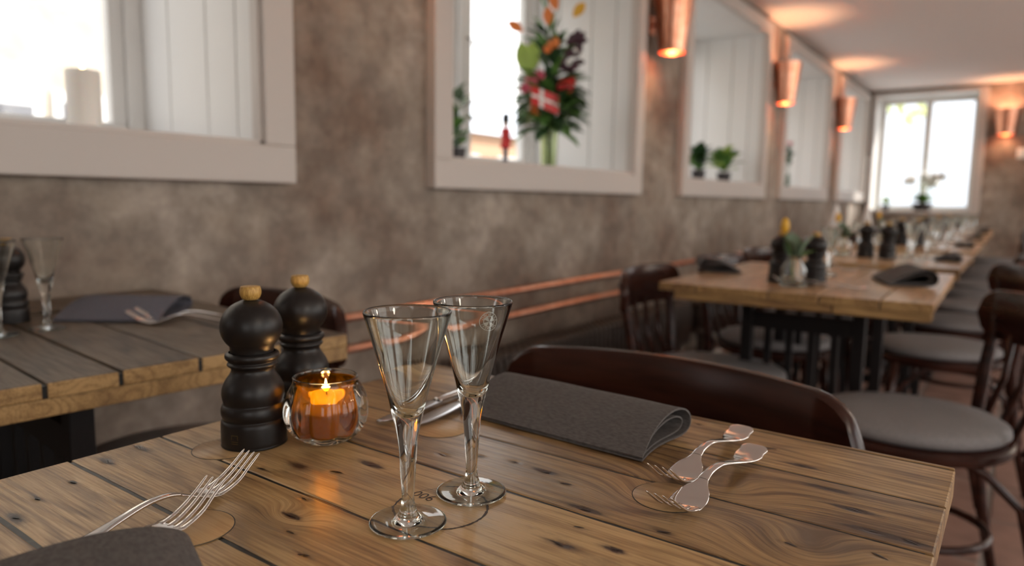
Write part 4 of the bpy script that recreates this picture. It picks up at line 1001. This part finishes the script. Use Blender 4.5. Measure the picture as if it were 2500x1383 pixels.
# ------------------------------------------------------------ far table settings
def bud_vase(loc, label):
    t = thing('bud_vase', label, 'vase', loc)
    MB().lathe([(.0001, 0), (.034, 0), (.038, .006), (.036, .05), (.020, .075), (.019, .088), (.017, .088), (.018, .074), (.033, .048), (.034, .008), (.0001, .006)], 28).build('vase_body', M['glass'], t, smooth=True)
    MB().tube([(0, 0, .01), (-.012, .008, .09), (-.03, .02, .155)], .0018, 6).build('stem', M['leaf'], t)
    MB().tube([(0.01, 0, .01), (.004, 0, .13)], .002, 6).build('stem', M['leaf_grey'], t)
    leafp('leaf', .085, .03, 'leaf_grey', t, (0, 0, .075), .6, 1.2, 0); leafp('leaf', .075, .028, 'leaf_grey', t, (0, 0, .08), 2.2, 1.0, .2)
    leafp('leaf', .07, .022, 'leaf', t, (0, 0, .07), -.9, .5, .2); leafp('leaf', .085, .03, 'leaf_grey', t, (.01, -.01, .085), -1.4, 1.0, .2)
    b_ = MB().lathe(fine_([(.0001, -.022), (.010, -.012), (.0125, .004), (.008, .020), (.0001, .026)], 2), 12).build('flower_bud', M['yellow'], t, smooth=True); b_.location = (-.033, .022, .172)
    return t
bud_vase((2.12, .525, .7512), 'clear bud vase with leaves and a yellow bud on the light plank table')
place(mill, (2.215, .588, .7512), 0, 'black pepper mill left of the bud vase on the light plank table', scale=(1.12, 1.12, 1.0))
place(mill, (2.245, .495, .7512), 0, 'black pepper mill right of the bud vase on the light plank table', scale=(1.12, 1.12, 1.0))
place(gl, (2.50, .505, .7512), 0, 'snaps glass behind the bud vase on the light plank table')
place(gl, (2.56, .52, .7512), 0, 'snaps glass farther back beside the first on the light plank table')
place(nap, (2.47, .80, .7512), math.radians(115), 'grey napkin at the wall side of the light plank table', scale=(1.2, 1.0, 1.6))
place(nap, (2.43, .345, .7512), math.radians(-70), 'grey napkin folded open at the aisle side of the light plank table', scale=(1.15, 1.0, 1.7))
for (x, y, a, lb) in ((2.16, .40, 100, 'pair of forks, left one, by the aisle side napkin of the light table'), (2.16, .345, 100, 'pair of forks, right one, by the aisle side napkin of the light table'), (2.78, .36, 100, 'fork beyond the aisle side napkin on the light table'), (2.72, .62, 275, 'fork near the wall side napkin on the light table')):
    f = place(fork, (0, 0, 0), 0, lb); put(f, (x, y), a, ZS)
TN = ['second', 'third', 'fourth', 'fifth', 'last']
for k, (x0, x1, y0, y1) in enumerate(FT[1:]):
    nm_ = TN[k] + ' far table'; cy_ = (y0 + y1) / 2; cx_ = (x0 + x1) / 2
    place(mill, (cx_ - .10, cy_ + .05, .7512), 0, 'black pepper mill on the %s, wall side of its pair' % nm_, scale=(1.2, 1.2, 1.05))
    place(mill, (cx_ - .12, cy_ - .04, .7512), 0, 'black pepper mill on the %s, aisle side of its pair' % nm_, scale=(1.2, 1.2, 1.05))
    place(gl, (cx_ - .02, cy_ - .02, .7512), 0, 'snaps glass on the %s, aisle side of its pair' % nm_)
    place(gl, (cx_ + .03, cy_ + .10, .7512), 0, 'snaps glass on the %s, wall side of its pair' % nm_)
    place(nap, (cx_, y0 + .13, .7512), math.radians(-85), 'grey napkin on the aisle side of the %s' % nm_)
    place(nap, (cx_ + .02, y1 - .12, .7512), math.radians(95), 'grey napkin on the wall side of the %s' % nm_)
    f = place(fork, (0, 0, 0), 0, 'fork beside the aisle side napkin of the %s' % nm_); put(f, (cx_ - .25, y0 + .15), 95, ZS)
    for q, (dx, dy) in enumerate(((-.14, -.10), (.10, -.06), (.02, -.14), (.16, .05))): place(gl, (cx_ + dx + .02, cy_ + dy - .04, .7512), 0, ['nearest', 'second', 'third', 'farthest'][q] + ' extra snaps glass of the cluster on the %s' % nm_)
    v = bud_vase((cx_ - .03, cy_ + .16, .7512), 'clear bud vase with leaves on the %s' % nm_) if k < 2 else None
# white cones added in place of bright glare towards the end of the row
cn = MB().lathe([(.045, 0), (.040, .03), (.022, .10), (.008, .155), (.0001, .165)], 24, mod=lambda i, g, z: 1 + .08 * math.cos(3 * g)).build('glare_cone', mat('glare_white', (.85, .84, .82), .8), None, smooth=True)
cn.location = (4.03, .80, .7512); cn.scale = (1.15, 1.15, 1.45); tag(cn, 'upright white cone in place of bright glare on the wall side of the second far table', 'napkin', GROUPS['napkin'])
c2 = cn.copy(); C.objects.link(c2); c2.location = (6.75, .82, .7512); c2['label'] = 'upright white cone in place of bright glare farther down the row'
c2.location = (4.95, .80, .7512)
